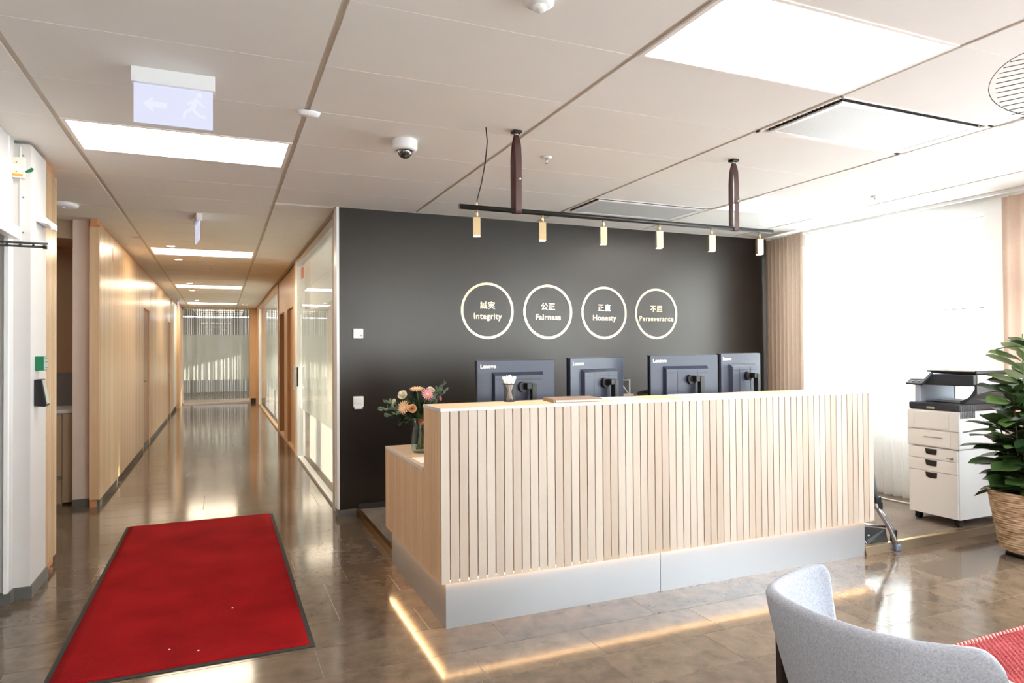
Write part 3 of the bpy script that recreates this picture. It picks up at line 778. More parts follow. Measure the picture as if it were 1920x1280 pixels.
for i, (pts, lb) in enumerate((([(2.13, 3.42), (2.34, 3.40), (2.37, 3.69), (2.16, 3.70)], 'white paper sheet on counter right of the brown folder'),
                              ([(2.62, 3.44), (2.92, 3.42), (2.94, 3.63), (2.64, 3.65)], 'white paper stack on counter in front of third monitor'),
                              ([(3.0, 3.45), (3.3, 3.45), (3.3, 3.60), (3.0, 3.60)], 'thin white leaflet on counter farthest from the folder'))):
    t, c = flat('paper_stack', lb, 'paper', pts, 1.150, .004, 'paper')
    MB(c).prism(pts, 2, 1.150, 1.151+.003*(i == 1)).build('sheet', 'paper', t)
    if i == 1: MB(c).prism([(x+.02, y-.012) for x, y in pts], 2, 1.154, 1.157).build('sheet', 'paper', t)
t, c = flat('paper_sheet', 'paper sheet on the low worktop before the vase', 'paper', [(1.075, 3.85), (1.29, 3.85), (1.29, 4.07), (1.075, 4.07)], .795, .002, 'paper')
MB(c).box(1.075, 1.29, 3.85, 4.07, .795, .7965).build('sheet', 'paper', t)
MB(c).box(1.09, 1.27, 3.866, 3.868, .7965, .7967).box(1.09, 1.27, 4.05, 4.052, .7965, .7967).build('printed_border', 'orange_mark', t)

# phone and small stand between monitors
t = thing('desk_phone', 'black desk phone between the second and third monitors', 'phone', (2.90, 4.33, .795)); O = t.location
MB(O).prism([(4.25, .795), (4.25, 1.09), (4.30, 1.10), (4.42, .83), (4.42, .795)], 0, 2.86, 3.02).build('body', 'black_plastic', t, bevel=.006)
MB(O).tube([(2.845, 4.26, 1.115), (2.87, 4.24, 1.128), (2.93, 4.24, 1.135), (2.98, 4.24, 1.128), (3.0, 4.26, 1.11)], .016, 10).build('handset', 'black_plastic', t)
t = thing('document_stand', 'white wire stand beside the second monitor', 'stand', (2.78, 4.30, .795)); O = t.location
MB(O).tube([(2.70, 4.3, .80), (2.73, 4.3, 1.11), (2.74, 4.3, 1.222), (2.80, 4.3, 1.222), (2.80, 4.3, 1.12), (2.84, 4.3, .80)], .005, 8).build('frame', 'white_gloss', t)
MB(O).box(2.72, 2.83, 4.29, 4.31, 1.105, 1.12).build('ledge', 'white_gloss', t)
MB(O).tube([(2.73, 4.3, 1.20), (2.79, 4.3, 1.12)], .004, 8).build('brace', 'white_gloss', t)
MB(O).box(2.68, 2.86, 4.24, 4.36, .795, .803).build('foot', 'white_gloss', t)
# office chair back behind the second monitor
t = thing('office_chair', 'black office chair mostly hidden behind the desk monitors', 'chair', (3.12, 4.95, .06)); O = t.location
MB(O).box(2.90, 3.34, 5.10, 5.15, .62, 1.20).build('backrest', 'black_plastic', t, bevel=.02)
MB(O).box(2.88, 3.36, 4.70, 5.12, .48, .55).build('seat', 'black_plastic', t, bevel=.02)
MB(O).cyl((3.12, 4.95, .12), (3.12, 4.95, .48), .03).build('column', 'black_metal', t)
for i in range(5):
    a = 2*PI*i/5; MB(O).tube([(3.12, 4.95, .14), (3.12+.27*math.cos(a), 4.95+.27*math.sin(a), .10)], .018).build('leg', 'black_metal', t)
    MB(O).cyl((3.12+.27*math.cos(a)-.012, 4.95+.27*math.sin(a), .088), (3.12+.27*math.cos(a)+.012, 4.95+.27*math.sin(a), .088), .028).build('caster', 'black_plastic', t)

# ------------------------------------------------------------------ flowers in vase
VC = Vector((1.19, 4.27, .795))
t = thing('glass_vase', 'clear glass vase of water on the low worktop', 'vase', VC)
prof = [(.0, .004), (.052, .004), (.060, .02), (.064, .06), (.058, .12), (.047, .17), (.045, .235)]
MB(VC).lathe([(.0, 0), (.05, 0)]+prof[2:]+[(.042, .235), (.044, .17), (.055, .12), (.061, .06), (.056, .02), (.05, .008), (0, .008)], VC, 28).build('glass_body', 'vase_glass', t)
MB(VC).lathe([(0, .009), (.05, .010), (.055, .022), (.060, .06), (.054, .12), (.0445, .165), (0, .165)], VC, 24).build('water', 'water', t)
def fl_at(px, dy=0):  # px given as world offsets
    return VC+Vector(px)
def stem_pts(tip):
    foot = VC+Vector((-(tip.x-VC.x)*.18, -(tip.y-VC.y)*.18, .02)); neck = VC+Vector(((tip.x-VC.x)*.12, (tip.y-VC.y)*.12, .225))
    return [foot, neck, neck.lerp(tip, .55)+Vector((0, 0, .02)), tip]
def flower(kind, tip, face, m, size, label, grp):
    tip = VC+Vector(tip)
    t = thing(kind, label, 'flower', tip, group=grp)
    MB(tip).tube(stem_pts(tip), .0028, 6).build('stem', 'stem_green', t)
    q = Vector(face).normalized().to_track_quat('Z', 'Y')
    if kind == 'gerbera':
        for ring, (n, L, up) in enumerate(((16, size, .15), (14, size*.75, .35), (10, size*.5, .6))):
            mb = MB()
            for i in range(n):
                a = 2*PI*i/n+ring*.2; c, s_ = math.cos(a), math.sin(a); wv = size*.16
                P = lambda rr, ww, z: q @ Vector((c*rr-s_*ww, s_*rr+c*ww, z))
                mb.add([P(.004, -wv*.3, 0), P(.004, wv*.3, 0), P(L*.75, wv*.55, L*up*.6), P(L, 0, L*up*.7), P(L*.75, -wv*.55, L*up*.6)], [(0, 1, 2, 3, 4)])
            mb.build('petals', m, t)
        mb = MB(); mb.cyl((0, 0, 0), tuple(q @ Vector((0, 0, .006))), size*.2, n=12); mb.build('centre', 'petal_peach', t)
    else:
        for ring in range(5):
            n = 5; mb = MB(); R0 = size*(.25+.75*ring/4); 
            for i in range(n):
                a0 = 2*PI*i/n+ring*.6
                def fn(u, v, a0=a0, R0=R0, ring=ring):
                    a = a0+(u-.5)*1.5; rr = R0*(.35+.65*v**.6)*(1-.08*abs(u-.5)*2); z = size*(1.1-.16*ring)*v*(1-.25*(u-.5)**2)-size*.3
                    return q @ Vector((rr*math.cos(a), rr*math.sin(a), z*.8))
                mb.grid(fn, 4, 3)
            mb.build('petals', m, t)
    return t
E0 = 'flowers in the glass vase'
flower('rose', (-.125, -.02, .375), (-.5, -.8, .5), 'petal_white', .032, 'cream white rose at upper left of the bouquet', E0)
flower('rose', (-.175, .0, .335), (-.8, -.5, .4), 'petal_white', .018, 'small green-white bud far left in the bouquet', E0)
flower('gerbera', (-.125, -.06, .300), (-.8, -.7, .3), 'petal_peach', .048, 'peach gerbera seen side-on at left of the bouquet', E0)
flower('rose', (-.075, -.07, .290), (-.2, -1, .3), 'petal_peach', .030, 'apricot rose below centre left in the bouquet', E0)
flower('gerbera', (-.025, 0, .405), (-.1, -.3, 1), 'petal_peach', .052, 'pale peach gerbera on top of the bouquet', E0)
flower('gerbera', (.035, -.03, .375), (.15, -.9, .35), 'petal_pink', .045, 'pink gerbera at the right of the bouquet', E0)
flower('rose', (.075, .02, .40), (.2, -.6, .7), 'petal_white', .028, 'cream rose behind the pink gerbera', E0)
flower('rose', (.125, -.02, .345), (.6, -.7, .2), 'petal_pink', .016, 'small pink bud peeking over the counter edge', E0)
flower('rose', (-.01, -.035, .20), (0, -1, .1), 'petal_orange', .018, 'orange blossom hanging at the vase rim', E0)
def sprig(kind, tip, label, m, n, L, seed, grp):
    r = random.Random(seed); tip = VC+Vector(tip); t = thing(kind, label, 'foliage', tip, group=grp)
    pts = stem_pts(tip); MB(tip).tube(pts, .002, 5).build('stem', 'stem_green', t)
    mb = MB(tip); a, b = pts[1], pts[3]
    for i in range(n):
        u = .30+.7*i/n; p = pts[1].lerp(pts[2], u*1.6) if u < .6 else pts[2].lerp(pts[3], (u-.6)/.4)
        d = Vector((r.uniform(-1, 1), r.uniform(-1, 1), r.uniform(-.3, .9)))+(b-a).normalized()*.8; d.normalize()
        s_ = d.cross(Vector((r.uniform(-1, 1), r.uniform(-1, 1), .3))).normalized(); l = L*r.uniform(.7, 1.1); wv = l*.30
        nn = d.cross(s_)*l*.08
        mb.add([p, p+d*l*.35+s_*wv+nn, p+d*l*.75+s_*wv*.8+nn, p+d*l, p+d*l*.75-s_*wv*.8+nn, p+d*l*.35-s_*wv+nn], [(0, 1, 2, 3), (0, 3, 4, 5)])
    mb.build('leaves', m, t)
G2 = 'green sprigs in the glass vase'
spr = [((-.27, .0, .29), 'eucalyptus', 26), ((-.23, .05, .33), 'eucalyptus', 22), ((-.24, -.05, .25), 'eucalyptus', 20), ((.16, .0, .44), 'eucalyptus', 24), ((.13, .05, .40), 'eucalyptus', 20), ((.17, -.03, .40), 'eucalyptus', 20),
       ((-.10, .03, .34), 'leaf_dark', 26), ((-.03, .05, .37), 'leaf_dark', 28), ((-.05, -.05, .30), 'leaf_dark', 30), ((.03, .02, .31), 'leaf_dark', 30), ((-.14, -.03, .20), 'leaf_dark', 24), ((-.10, -.07, .22), 'leaf_dark', 26), ((.02, -.06, .26), 'leaf_dark', 26), ((-.17, .02, .24), 'leaf_dark', 24), ((.08, -.03, .29), 'leaf_dark', 24), ((-.07, 0, .25), 'leaf_dark', 26)]
EL = ['lowest long eucalyptus sprig reaching out left of the bouquet', 'upper left eucalyptus sprig beside the green-white bud', 'eucalyptus sprig drooping at lower left of the bouquet',
      'tallest eucalyptus sprig at upper right of the bouquet', 'eucalyptus sprig just right of the cream rose', 'eucalyptus sprig farthest right over the counter edge']
for i, (tp, m, n) in enumerate(spr):
    sprig('eucalyptus_sprig' if m == 'eucalyptus' else 'leafy_sprig', tp, EL[i] if m == 'eucalyptus' else 'dark green leafy sprig filling the bouquet', m, n, .036 if m == 'eucalyptus' else .045, i, G2 if m == 'eucalyptus' else 'dark leafy sprigs in the glass vase')

# ------------------------------------------------------------------ wall emblems
for i, (x, kj, wdt) in enumerate(((2.356, '\u8aa0\u5b9f', 'Integrity'), (3.003, '\u516c\u6b63', 'Fairness'), (3.652, '\u6b63\u76f4', 'Honesty'), (4.298, '\u4e0d\u5c48', 'Perseverance'))):
    t = thing('wall_emblem', 'gold ring on the charcoal wall reading %s' % wdt, 'wall sign', (x, YB-.004, 1.831), group='gold ring emblems on the charcoal wall')
    mb = MB(); n = 72; R0, R1 = .2485, .270
    vs = []
    for j in range(n):
        a = 2*PI*j/n; c, s_ = math.cos(a), math.sin(a)
        vs += [(R0*c, 0, R0*s_), (R1*c, 0, R1*s_), (R1*c, .004, R1*s_), (R0*c, .004, R0*s_)]
    fs = []
    for j in range(n):
        p, q = 4*j, 4*((j+1) % n)
        for e in range(4): fs.append((p+e, p+(e+1) % 4, q+(e+1) % 4, q+e))
    mb.add(vs, fs).build('ring', 'gold_foil', t)
    text_mesh(kj, .078, .0012, 'kanji', 'gold_foil', t, (0, .002, .047), (PI/2, 0, 0), bold=.0)
    o = text_mesh(wdt, .092, .0012, 'lettering', 'gold_foil', t, (0, .002, -.055), (PI/2, 0, 0), bold=.0003)
    want = {'Integrity': .285, 'Fairness': .275, 'Honesty': .275, 'Perseverance': .435}[wdt]
    o.scale = (want/max(o.dimensions.x, .01),)*1+(want/max(o.dimensions.x, .01),) + (1,)
    hh = {'Integrity': 1.0}.get(wdt, 1); 

def wallbox(name, label, x0, x1, z0, z1, extra):
    t = thing(name, label, 'wall device', ((x0+x1)/2, YB, z0))
    MB(t.location).box(x0, x1, YB-.022, YB, z0, z1).build('housing', 'white_plastic', t, bevel=.006)
    if extra == 0: MB(t.location).box(x0+.06, x0+.078, YB-.024, YB-.021, z0+.02, z0+.036).build('button', 'label_grey', t)
    else:
        MB(t.location).box(x0+.015, x1-.015, YB-.028, YB-.02, z0+.03, z1-.015).build('rocker', 'white_gloss', t, bevel=.003)
        MB(t.location).box(x0+.01, x1-.012, YB-.032, YB-.005, z0-.014, z0+.004).build('lower_tab', 'white_gloss', t)
wallbox('thermostat', 'small white thermostat, upper device on the charcoal wall', 1.077, 1.165, 1.563, 1.650, 0)
wallbox('light_switch', 'white light switch, lower device on the charcoal wall', 1.075, 1.165, .955, 1.052, 1)

# ------------------------------------------------------------------ track light
t = thing('track_light', 'black rail with six brass spotlights hung on leather straps', 'pendant light', (2.36, 3.58, 2.255)); O = t.location
MB(O).cyl((1.224, 3.58, 2.255), (3.501, 3.58, 2.255), .0145, n=20).build('rail', 'black_metal', t)
for x in (1.328, 1.739, 2.152, 2.563, 2.977, 3.386):
    s_ = MB(O).cyl((x, 3.58, 2.093), (x, 3.58, 2.197), .0285, n=4, smooth=False, rot=PI/4+math.radians(23)+PI/4).build('spotlight', 'brass', t)
    MB(O).cyl((x, 3.58, 2.197), (x, 3.58, 2.245), .0075, n=12).build('stem', 'brass', s_)
    MB(O).cyl((x, 3.58, 2.0925), (x, 3.58, 2.0945), .024, n=4, smooth=False, rot=PI/4+math.radians(23)+PI/4).build('lens', 'spot_lens', s_)
for x in (1.575, 3.170):
    # leather loop: two bands joined at the ceiling and round the rail
    def band(u, v, x=x, hw=.0185):
        # u along loop, v across
        pts = [(-.003, 2.70), (-.012, 2.675), (-.019, 2.64), (-.020, 2.56), (-.020, 2.45), (-.020, 2.30), (-.018, 2.255), (-.013, 2.242), (0, 2.2365), (.013, 2.242), (.018, 2.255), (.020, 2.30), (.020, 2.45), (.020, 2.56), (.018, 2.64), (.011, 2.675), (.003, 2.70)]
        k = u*(len(pts)-1); i = min(int(k), len(pts)-2); f = k-i
        yy = pts[i][0]*(1-f)+pts[i+1][0]*f; zz = pts[i][1]*(1-f)+pts[i+1][1]*f
        nar = min(1, .72+(2.70-zz)*4); off = (.006 if yy < 0 else -.011)*min(1, (2.70-zz)*7)
        return (x+off+(v-.5)*2*hw*nar, 3.58+yy, zz)
    st = MB(O).grid(band, 56, 1).build('strap', 'leather', t)
    st.data.polygons.foreach_set('use_smooth', [False]*len(st.data.polygons)); so = st.modifiers.new('thick', 'SOLIDIFY'); so.thickness = .003
    MB(O).box(x-.014, x+.022, 3.553, 3.5585, 2.425, 2.462).build('strap_loop', 'leather', st)
    MB(O).cyl((x+.010, 3.553, 2.437), (x+.010, 3.549, 2.437), .005, n=12).build('rivet', 'brass', st)
    MB(O).box(x-.026, x+.026, 3.555, 3.605, 2.705, 2.7195).build('ceiling_mount', 'black_metal', t, bevel=.003)
    MB(O).cyl((x-.012, 3.58, 2.699), (x+.012, 3.58, 2.699), .006, n=10).build('mount_pin', 'steel', t)
MB(O).tube([(1.391, 3.591, 2.72), (1.398, 3.59, 2.64), (1.385, 3.588, 2.52), (1.36, 3.585, 2.40), (1.332, 3.58, 2.30), (1.328, 3.58, 2.285)], .0035, 8).build('power_cable', 'black_plastic', t)
MB(O).cyl((1.328, 3.58, 2.262), (1.328, 3.58, 2.288), .0055, n=10).build('cable_grip', 'brass', t)
for i, x in enumerate((1.328, 1.739, 2.152, 2.563, 2.977, 3.386)):
    l = bpy.data.lights.new('spot_bulb', 'SPOT'); l.energy = 14; l.spot_size = math.radians(70); l.spot_blend = .6; l.color = (1, .85, .66); l.shadow_soft_size = .015
    lo = bpy.data.objects.new('spot_bulb', l); lo.location = (x, 3.58, 2.088); COL.objects.link(lo)

# ------------------------------------------------------------------ ceiling fittings
def lathe_thing(name, label, cat, c, parts, group=None):
    t = thing(name, label, cat, c, group=group)
    for nme, prof, m in parts: MB(c).lathe(prof, c, 28).build(nme, m, t)
    return t
c = Vector((1.022, 3.994, H))
t = lathe_thing('dome_camera', 'white dome security camera with smoked lens on the ceiling', 'camera', c,
                [('housing', [(0, 0), (.072, 0), (.075, -.004), (.075, -.052), (.070, -.062), (.047, -.066), (.044, -.062)], 'white_plastic'),
                 ('dome', [(.045, -.062)]+[(.045*math.cos(a), -.066-.045*math.sin(a)) for a in [i*PI/2/8 for i in range(9)]], 'lens_smoke')])
c = Vector((1.062, 2.195, H))
lathe_thing('motion_detector', 'round white motion detector cut by the top edge', 'detector', c,
            [('housing', [(0, 0), (.052, 0), (.054, -.006), (.052, -.020), (.030, -.028), (.024, -.028)], 'white_plastic'), ('lens', [(.026, -.027), (.024, -.040), (.014, -.047), (0, -.048)], 'white_gloss')])
c = Vector((-1.22, 6.76, H))
t = lathe_thing('access_point', 'white disc device on the ceiling beside the left slats', 'ceiling device', c,
            [('housing', [(0, 0), (.105, 0), (.11, -.008), (.105, -.028), (.06, -.036), (0, -.037)], 'white_plastic'), ('status_light', [(.0, -.0385), (.012, -.038), (.013, -.0365)], 'status_led')])
for i, (x, y, lb) in enumerate(((1.972, 3.989, 'small sprinkler head between the leather straps'), (5.044, 4.006, 'small sprinkler head near the sheer curtain'), (-.12, 11.0, 'small sprinkler head in the corridor ceiling'), (4.9, 4.75, None))):
    if lb is None: continue
    c = Vector((x, y, H))
    t = lathe_thing('sprinkler_head', lb, 'sprinkler', c, [('flange', [(0, -.001), (.034, -.001), (.036, -.005), (.018, -.012), (.012, -.014)], 'white_gloss'), ('deflector', [(0, -.042), (.014, -.042), (.014, -.044), (0, -.044)], 'steel')])
    MB(c).cyl(c+Vector((-.007, 0, -.012)), c+Vector((-.003, 0, -.043)), .002, n=6).cyl(c+Vector((.007, 0, -.012)), c+Vector((.003, 0, -.043)), .002, n=6).cyl(c+Vector((0, 0, -.012)), c+Vector((0, 0, -.03)), .004, n=8).build('frame', 'steel', t)
c = Vector((.43, 3.70, H))
t = thing('rail_clip', 'white oval cap clipped on the ceiling rail near exit sign', 'ceiling device', c)
mb = MB(c); n = 20
vs = [(c.x+.062*math.cos(2*PI*i/n), c.y+.03*math.sin(2*PI*i/n), H-.002) for i in range(n)]+[(c.x+.052*math.cos(2*PI*i/n), c.y+.024*math.sin(2*PI*i/n), H-.024) for i in range(n)]
mb.add(vs, [(i, (i+1) % n, n+(i+1) % n, n+i) for i in range(n)]+[tuple(range(n, 2*n))], True).build('cap', 'white_plastic', t)
for i, (x, y) in enumerate(((-.546, 9.01), (-.531, 10.27), (-.52, 13.77), (-.535, 15.3), (-.53, 18.2), (-.53, 19.9))):
    c = Vector((x, y, H))
    lathe_thing('downlight', 'small round downlight %s in corridor ceiling' % ['before the second panel', 'just past the second panel', 'before the third panel', 'just past the third panel', 'before the last panel', 'past the last panel'][i], 'ceiling light', c,
                [('trim_ring', [(.058, -.001), (.062, -.004), (.048, -.004), (.046, 0)], 'white_gloss'), ('lamp', [(0, -.003), (.046, -.003)], 'downlight')], group='round corridor downlights')
c = Vector((.60, 19.2, H)); lathe_thing('smoke_detector', 'small white smoke detector at the far corridor end', 'detector', c, [('housing', [(0, 0), (.09, 0), (.09, -.02), (.05, -.05), (0, -.05)], 'white_plastic')])
for i, (x, y) in enumerate(((-.85, 8.45),)):
    o = MB((x, y, H)).box(x-.04, x+.03, y-.02, y+.02, H-.0015, H-.0005).build('ceiling_sticker', 'orange_mark'); tag(o, 'orange sticker on the corridor ceiling beside the slats', 'sticker')
o = MB((-1.05, 8.28, 2.5)).box(-1.0505, -1.049, 8.26, 8.30, 2.42, 2.56).build('wall_sticker', 'orange_mark'); tag(o, 'red-orange sticker high on the corridor slats', 'sticker')
o = MB((GX, 9.4, 2.4)).box(GX+.008, GX+.0115, 9.20, 9.42, 2.42, 2.56).build('glass_sticker', 'orange_mark'); tag(o, 'orange sticker high on the near glass partition', 'sticker')

# exit signs
def exit_sign(loc, rz, label, w=.341, hz=.068, d=.05, pic=True, hb=.175):
    t = thing('exit_sign', label, 'sign', loc, rz)
    MB().box(-w/2, w/2, -d/2, d/2, -hz, 0).build('housing', 'white_plastic', t, bevel=.002)
    bw = w*.945
    MB().box(-bw/2, bw/2, -.005, .005, -hz-hb, -hz+.002).build('light_blade', 'sign_glow', t, bevel=.001)
    if pic:
        z0 = -hz-hb/2
        MB().add([(-.125, -.0062, z0), (-.085, -.0062, z0+.035), (-.085, -.0062, z0+.013), (-.03, -.0062, z0+.013), (-.03, -.0062, z0-.013), (-.085, -.0062, z0-.013), (-.085, -.0062, z0-.035)], [(0, 6, 5, 4, 3, 2, 1)]).build('arrow', 'sign_mark', t)
        m = MB()
        def bar(x0, z0_, x1, z1_, th):
            a = Vector((x0, -.0062, z0_)); b = Vector((x1, -.0062, z1_)); dd = (b-a).normalized(); nn = Vector((-dd.z, 0, dd.x))*th/2
            m.add([a+nn, b+nn, b-nn, a-nn], [(0, 1, 2, 3)])
        bx = .075
        bar(bx+.02, z0+.05, bx+.0, z0+.0, .02); bar(bx, z0, bx-.03, z0-.02, .013); bar(bx-.03, z0-.02, bx-.035, z0-.05, .012)
        bar(bx, z0, bx+.03, z0-.03, .013); bar(bx+.03, z0-.03, bx+.055, z0-.035, .012); bar(bx+.015, z0+.04, bx-.02, z0+.02, .010); bar(bx+.018, z0+.04, bx+.05, z0+.015, .010)
        m.add([(bx+.03+.012*math.cos(2*PI*i/12), -.0062, z0+.066+.012*math.sin(2*PI*i/12)) for i in range(12)], [tuple(range(12))])
        m.build('running_figure', 'sign_mark', t)
exit_sign((-.193, 3.42, H), 0, 'lit white exit sign with arrow hanging in front, nearest')
exit_sign((-.197, 6.95, H), math.radians(97), 'exit sign seen edge-on in the corridor', pic=False)
exit_sign((-.93, 18.0, H), math.radians(97), 'small exit sign at far left of corridor', pic=False)

# ------------------------------------------------------------------ things on the white column
t = thing('door_release_box', 'cream emergency release box with yellow label on column', 'wall device', (-1.104, 4.85, 2.48)); O = t.location
MB(O).box(-1.143, -1.066, 4.815, 4.85, 2.49, 2.612).build('housing', 'cream_plastic', t, bevel=.004)
MB(O).box(-1.136, -1.074, 4.8135, 4.816, 2.498, 2.512).build('yellow_label', 'orange_label', t)
for z in (2.58, 2.525): MB(O).cyl((-1.106, 4.8155, z), (-1.106, 4.813, z), .004, n=10).build('screw', 'grey_plastic', t)
MB(O).box(-1.126, -1.088, 4.8138, 4.816, 2.545, 2.565).build('cover_window', 'white_plastic', t)
MB(O).add([(-1.066, 4.83, 2.532), (-1.03, 4.82, 2.555), (-1.020, 4.82, 2.548), (-1.028, 4.82, 2.53), (-1.06, 4.83, 2.522), (-1.066, 4.824, 2.532), (-1.03, 4.814, 2.555), (-1.020, 4.814, 2.548), (-1.028, 4.814, 2.53), (-1.06, 4.824, 2.522)],
          [(0, 1, 2, 3, 4), (9, 8, 7, 6, 5), (0, 5, 6, 1), (1, 6, 7, 2), (2, 7, 8, 3), (3, 8, 9, 4), (4, 9, 5, 0)]).build('green_seal', 'green_plastic', t)
t = thing('motion_sensor', 'white wedge-shaped door sensor on the column', 'sensor', (-1.04, 5.08, 2.26)); O = t.location
MB(O).prism([(-1.042, 2.315), (-.99, 2.290), (-.975, 2.262), (-.985, 2.250), (-1.042, 2.262)], 1, 4.97, 5.19).build('housing', 'white_plastic', t, bevel=.004)
MB(O).box(-.99, -.967, 5.10, 5.17, 2.235, 2.275).build('sensor_lens', 'white_gloss', t, bevel=.004)
t = thing('exit_button', 'green exit button box on the white column', 'wall device', (-1.04, 5.0, 1.35)); O = t.location
MB(O).box(-1.042, -.997, 4.955, 5.045, 1.345, 1.432).build('housing', 'green_plastic', t, bevel=.002)
MB(O).box(-.998, -.992, 4.960, 5.045, 1.35, 1.428).build('button_face', 'label_grey', t, bevel=.002)
for z in (1.395, 1.415, 1.36): MB(O).box(-.9925, -.991, 4.975, 5.03, z, z+.006).build('marking', 'green_plastic', t)
t = thing('card_reader', 'black card reader with grey face on the white column', 'wall device', (-1.04, 5.0, 1.12)); O = t.location
MB(O).prism([(-1.042, 1.290), (-1.002, 1.294), (-.976, 1.135), (-.985, 1.124), (-1.042, 1.130)], 1, 4.93, 5.02).build('housing', 'black_plastic', t, bevel=.003)
MB(O).add([(-1.000, 4.94, 1.286), (-1.000, 5.012, 1.286), (-.976, 5.012, 1.142), (-.976, 4.94, 1.142)], [(0, 1, 2, 3)]).build('face_plate', 'label_grey', t)
for y in (4.96, 4.985): MB(O).box(-.9995, -.9975, y, y+.01, 1.27, 1.276).build('key_dot', 'black_plastic', t)

# door operator and its arm at the left edge
t = thing('door_operator', 'white automatic door operator box above the entrance', 'door hardware', (-1.13, 4.6, 2.13)); O = t.location
MB(O).box(-1.13, -1.079, 3.6, 4.765, 2.118, 2.188).build('housing', 'white_plastic', t, bevel=.003)
t = thing('double_rod', 'black double rod arm with ball end at the left edge', 'door hardware', (-1.13, 4.45, 2.05)); O = t.location
MB(O).cyl((-1.6, 4.45, 2.056), (-.876, 4.45, 2.056), .0065, n=12).build('upper_rod', 'black_metal', t)
MB(O).cyl((-1.6, 4.45, 2.035), (-.895, 4.45, 2.037), .006, n=12).build('lower_rod', 'black_metal', t)
MB(O).cyl((-.899, 4.45, 2.037), (-.879, 4.45, 2.037), .011, n=14).build('end_knob', 'black_metal', t)
MB(O).box(-1.64, -1.59, 4.42, 4.48, 2.02, 2.30).build('bracket', 'black_metal', t)
mb = MB(O)
for i in range(4): mb.cyl((-1.13+.06*i, 4.45, 2.039), (-1.12+.06*i, 4.45, 2.048), .005, n=8)
mb.build('rod_clips', 'black_metal', t)

t = thing('niche_fill_light', 'unseen fill light added inside the kitchenette niche', 'ceiling light', (-2.2, 6.8, H))
MB(t.location).box(-2.4, -2.1, 6.5, 7.1, H-.01, H-.004).build('diffuser', 'panel_light', t)  # fill lamp out of view, added to brighten the dark niche
MB(t.location).box(-2.42, -2.08, 6.48, 7.12, H-.004, H).build('frame', 'ceil_joint', t)
# ------------------------------------------------------------------ kitchenette in the niche
t = thing('kitchen_cabinet', 'beige kitchenette base cabinet inside the left niche', 'cabinet', (-1.6, 8.0, 0)); O = t.location
MB(O).box(-2.2, -1.295, 7.72, 8.34, .10, .875).build('body', 'wall_taupe', t)
MB(O).box(-2.2, -1.30, 7.69, 8.35, .875, .905).build('worktop', 'edge_grey', t)
MB(O).box(-1.79, -1.402, 7.70, 7.72, .27, .868).build('door', 'wall_taupe', t, bevel=.002)
MB(O).box(-2.19, -1.796, 7.70, 7.72, .27, .868).build('door', 'wall_taupe', t, bevel=.002)
MB(O).box(-1.395, -1.30, 7.69, 7.72, .02, .868).build('side_filler', 'wall_taupe', t)
MB(O).box(-2.19, -1.402, 7.73, 7.75, .0, .25).build('toe_panel', 'wall_taupe', t)
MB(O).box(-1.79, -1.402, 7.695, 7.72, .245, .262).build('rail_grip', 'steel', t)
MB(O).box(-2.2, -1.295, 8.335, 8.35, .905, 1.25).build('splashback', 'grey_plastic', t)

# ------------------------------------------------------------------ copier + cabinet
cx, cyy = 5.475, 3.64
t = thing('pedestal_cabinet', 'white three-drawer cabinet on casters beneath the copier', 'cabinet', (cx, cyy, .06)); O = t.location
MB(O).box(5.205, 5.765, 3.435, 3.842, .120, .655).build('body', 'white_plastic', t, bevel=.003)
for z0, z1 in ((.564, .650), (.468, .560), (.124, .464)):
    d = MB(O).box(5.188, 5.204, 3.441, 3.838, z0, z1).build('drawer', 'white_plastic', t, bevel=.002)
    MB(O).add([(5.184, 3.600, z1-.006), (5.184, 3.695, z1-.006), (5.184, 3.688, z1-.044), (5.184, 3.665, z1-.051), (5.184, 3.612, z1-.051), (5.184, 3.603, z1-.044),
               (5.19, 3.600, z1-.006), (5.19, 3.695, z1-.006), (5.19, 3.688, z1-.044), (5.19, 3.665, z1-.051), (5.19, 3.612, z1-.051), (5.19, 3.603, z1-.044)],
              [(0, 1, 2, 3, 4, 5)]+[(i, 6+i, 6+(i+1) % 6, (i+1) % 6) for i in range(6)]).build('handle', 'black_plastic', d)
MB(O).cyl((5.188, 3.476, .588), (5.165, 3.476, .588), .008, n=12).box(5.160, 5.167, 3.476, 3.505, .584, .591).build('key', 'grey_plastic', t)
for x in (5.25, 5.72):
    for y in (3.475, 3.80):
        q = MB(O).cyl((x, y-.02, .083), (x, y+.02, .083), .023, n=16).build('caster', 'black_plastic', t)
        MB(O).box(x-.014, x+.014, y-.024, y+.024, .10, .122).build('caster_fork', 'black_plastic', q)
t = thing('copier', 'white multifunction copier with raised dark scanner lid', 'copier', (cx, cyy, .655)); O = t.location
MB(O).box(5.19, 5.73, 3.425, 3.852, .660, .952).build('lower_body', 'white_plastic', t, bevel=.008)
MB(O).box(5.1865, 5.19, 3.425, 3.852, .796, .7985).build('seam', 'grey_plastic', t)
MB(O).box(5.1845, 5.19, 3.50, 3.782, .805, .938).build('front_door', 'white_gloss', t, bevel=.003)
MB(O).box(5.1845, 5.19, 3.49, 3.80, .668, .785).build('paper_tray', 'white_gloss', t, bevel=.003)
MB(O).box(5.181, 5.186, 3.55, 3.70, .736, .741).build('tray_grip', 'grey_plastic', t)
MB(O).box(5.186, 5.70, 3.421, 3.835, .953, 1.012).build('output_band', 'charcoal_plastic', t, bevel=.012)
MB(O).box(5.183, 5.188, 3.614, 3.678, .962, .980).build('badge', 'label_grey', t, bevel=.002)
mb = MB(O)
for i in range(9): mb.box(5.21+i*.02, 5.215+i*.02, 3.4185, 3.423, .90, 1.0)
mb.build('vent_slots', 'grey_plastic', t, kind='stuff')
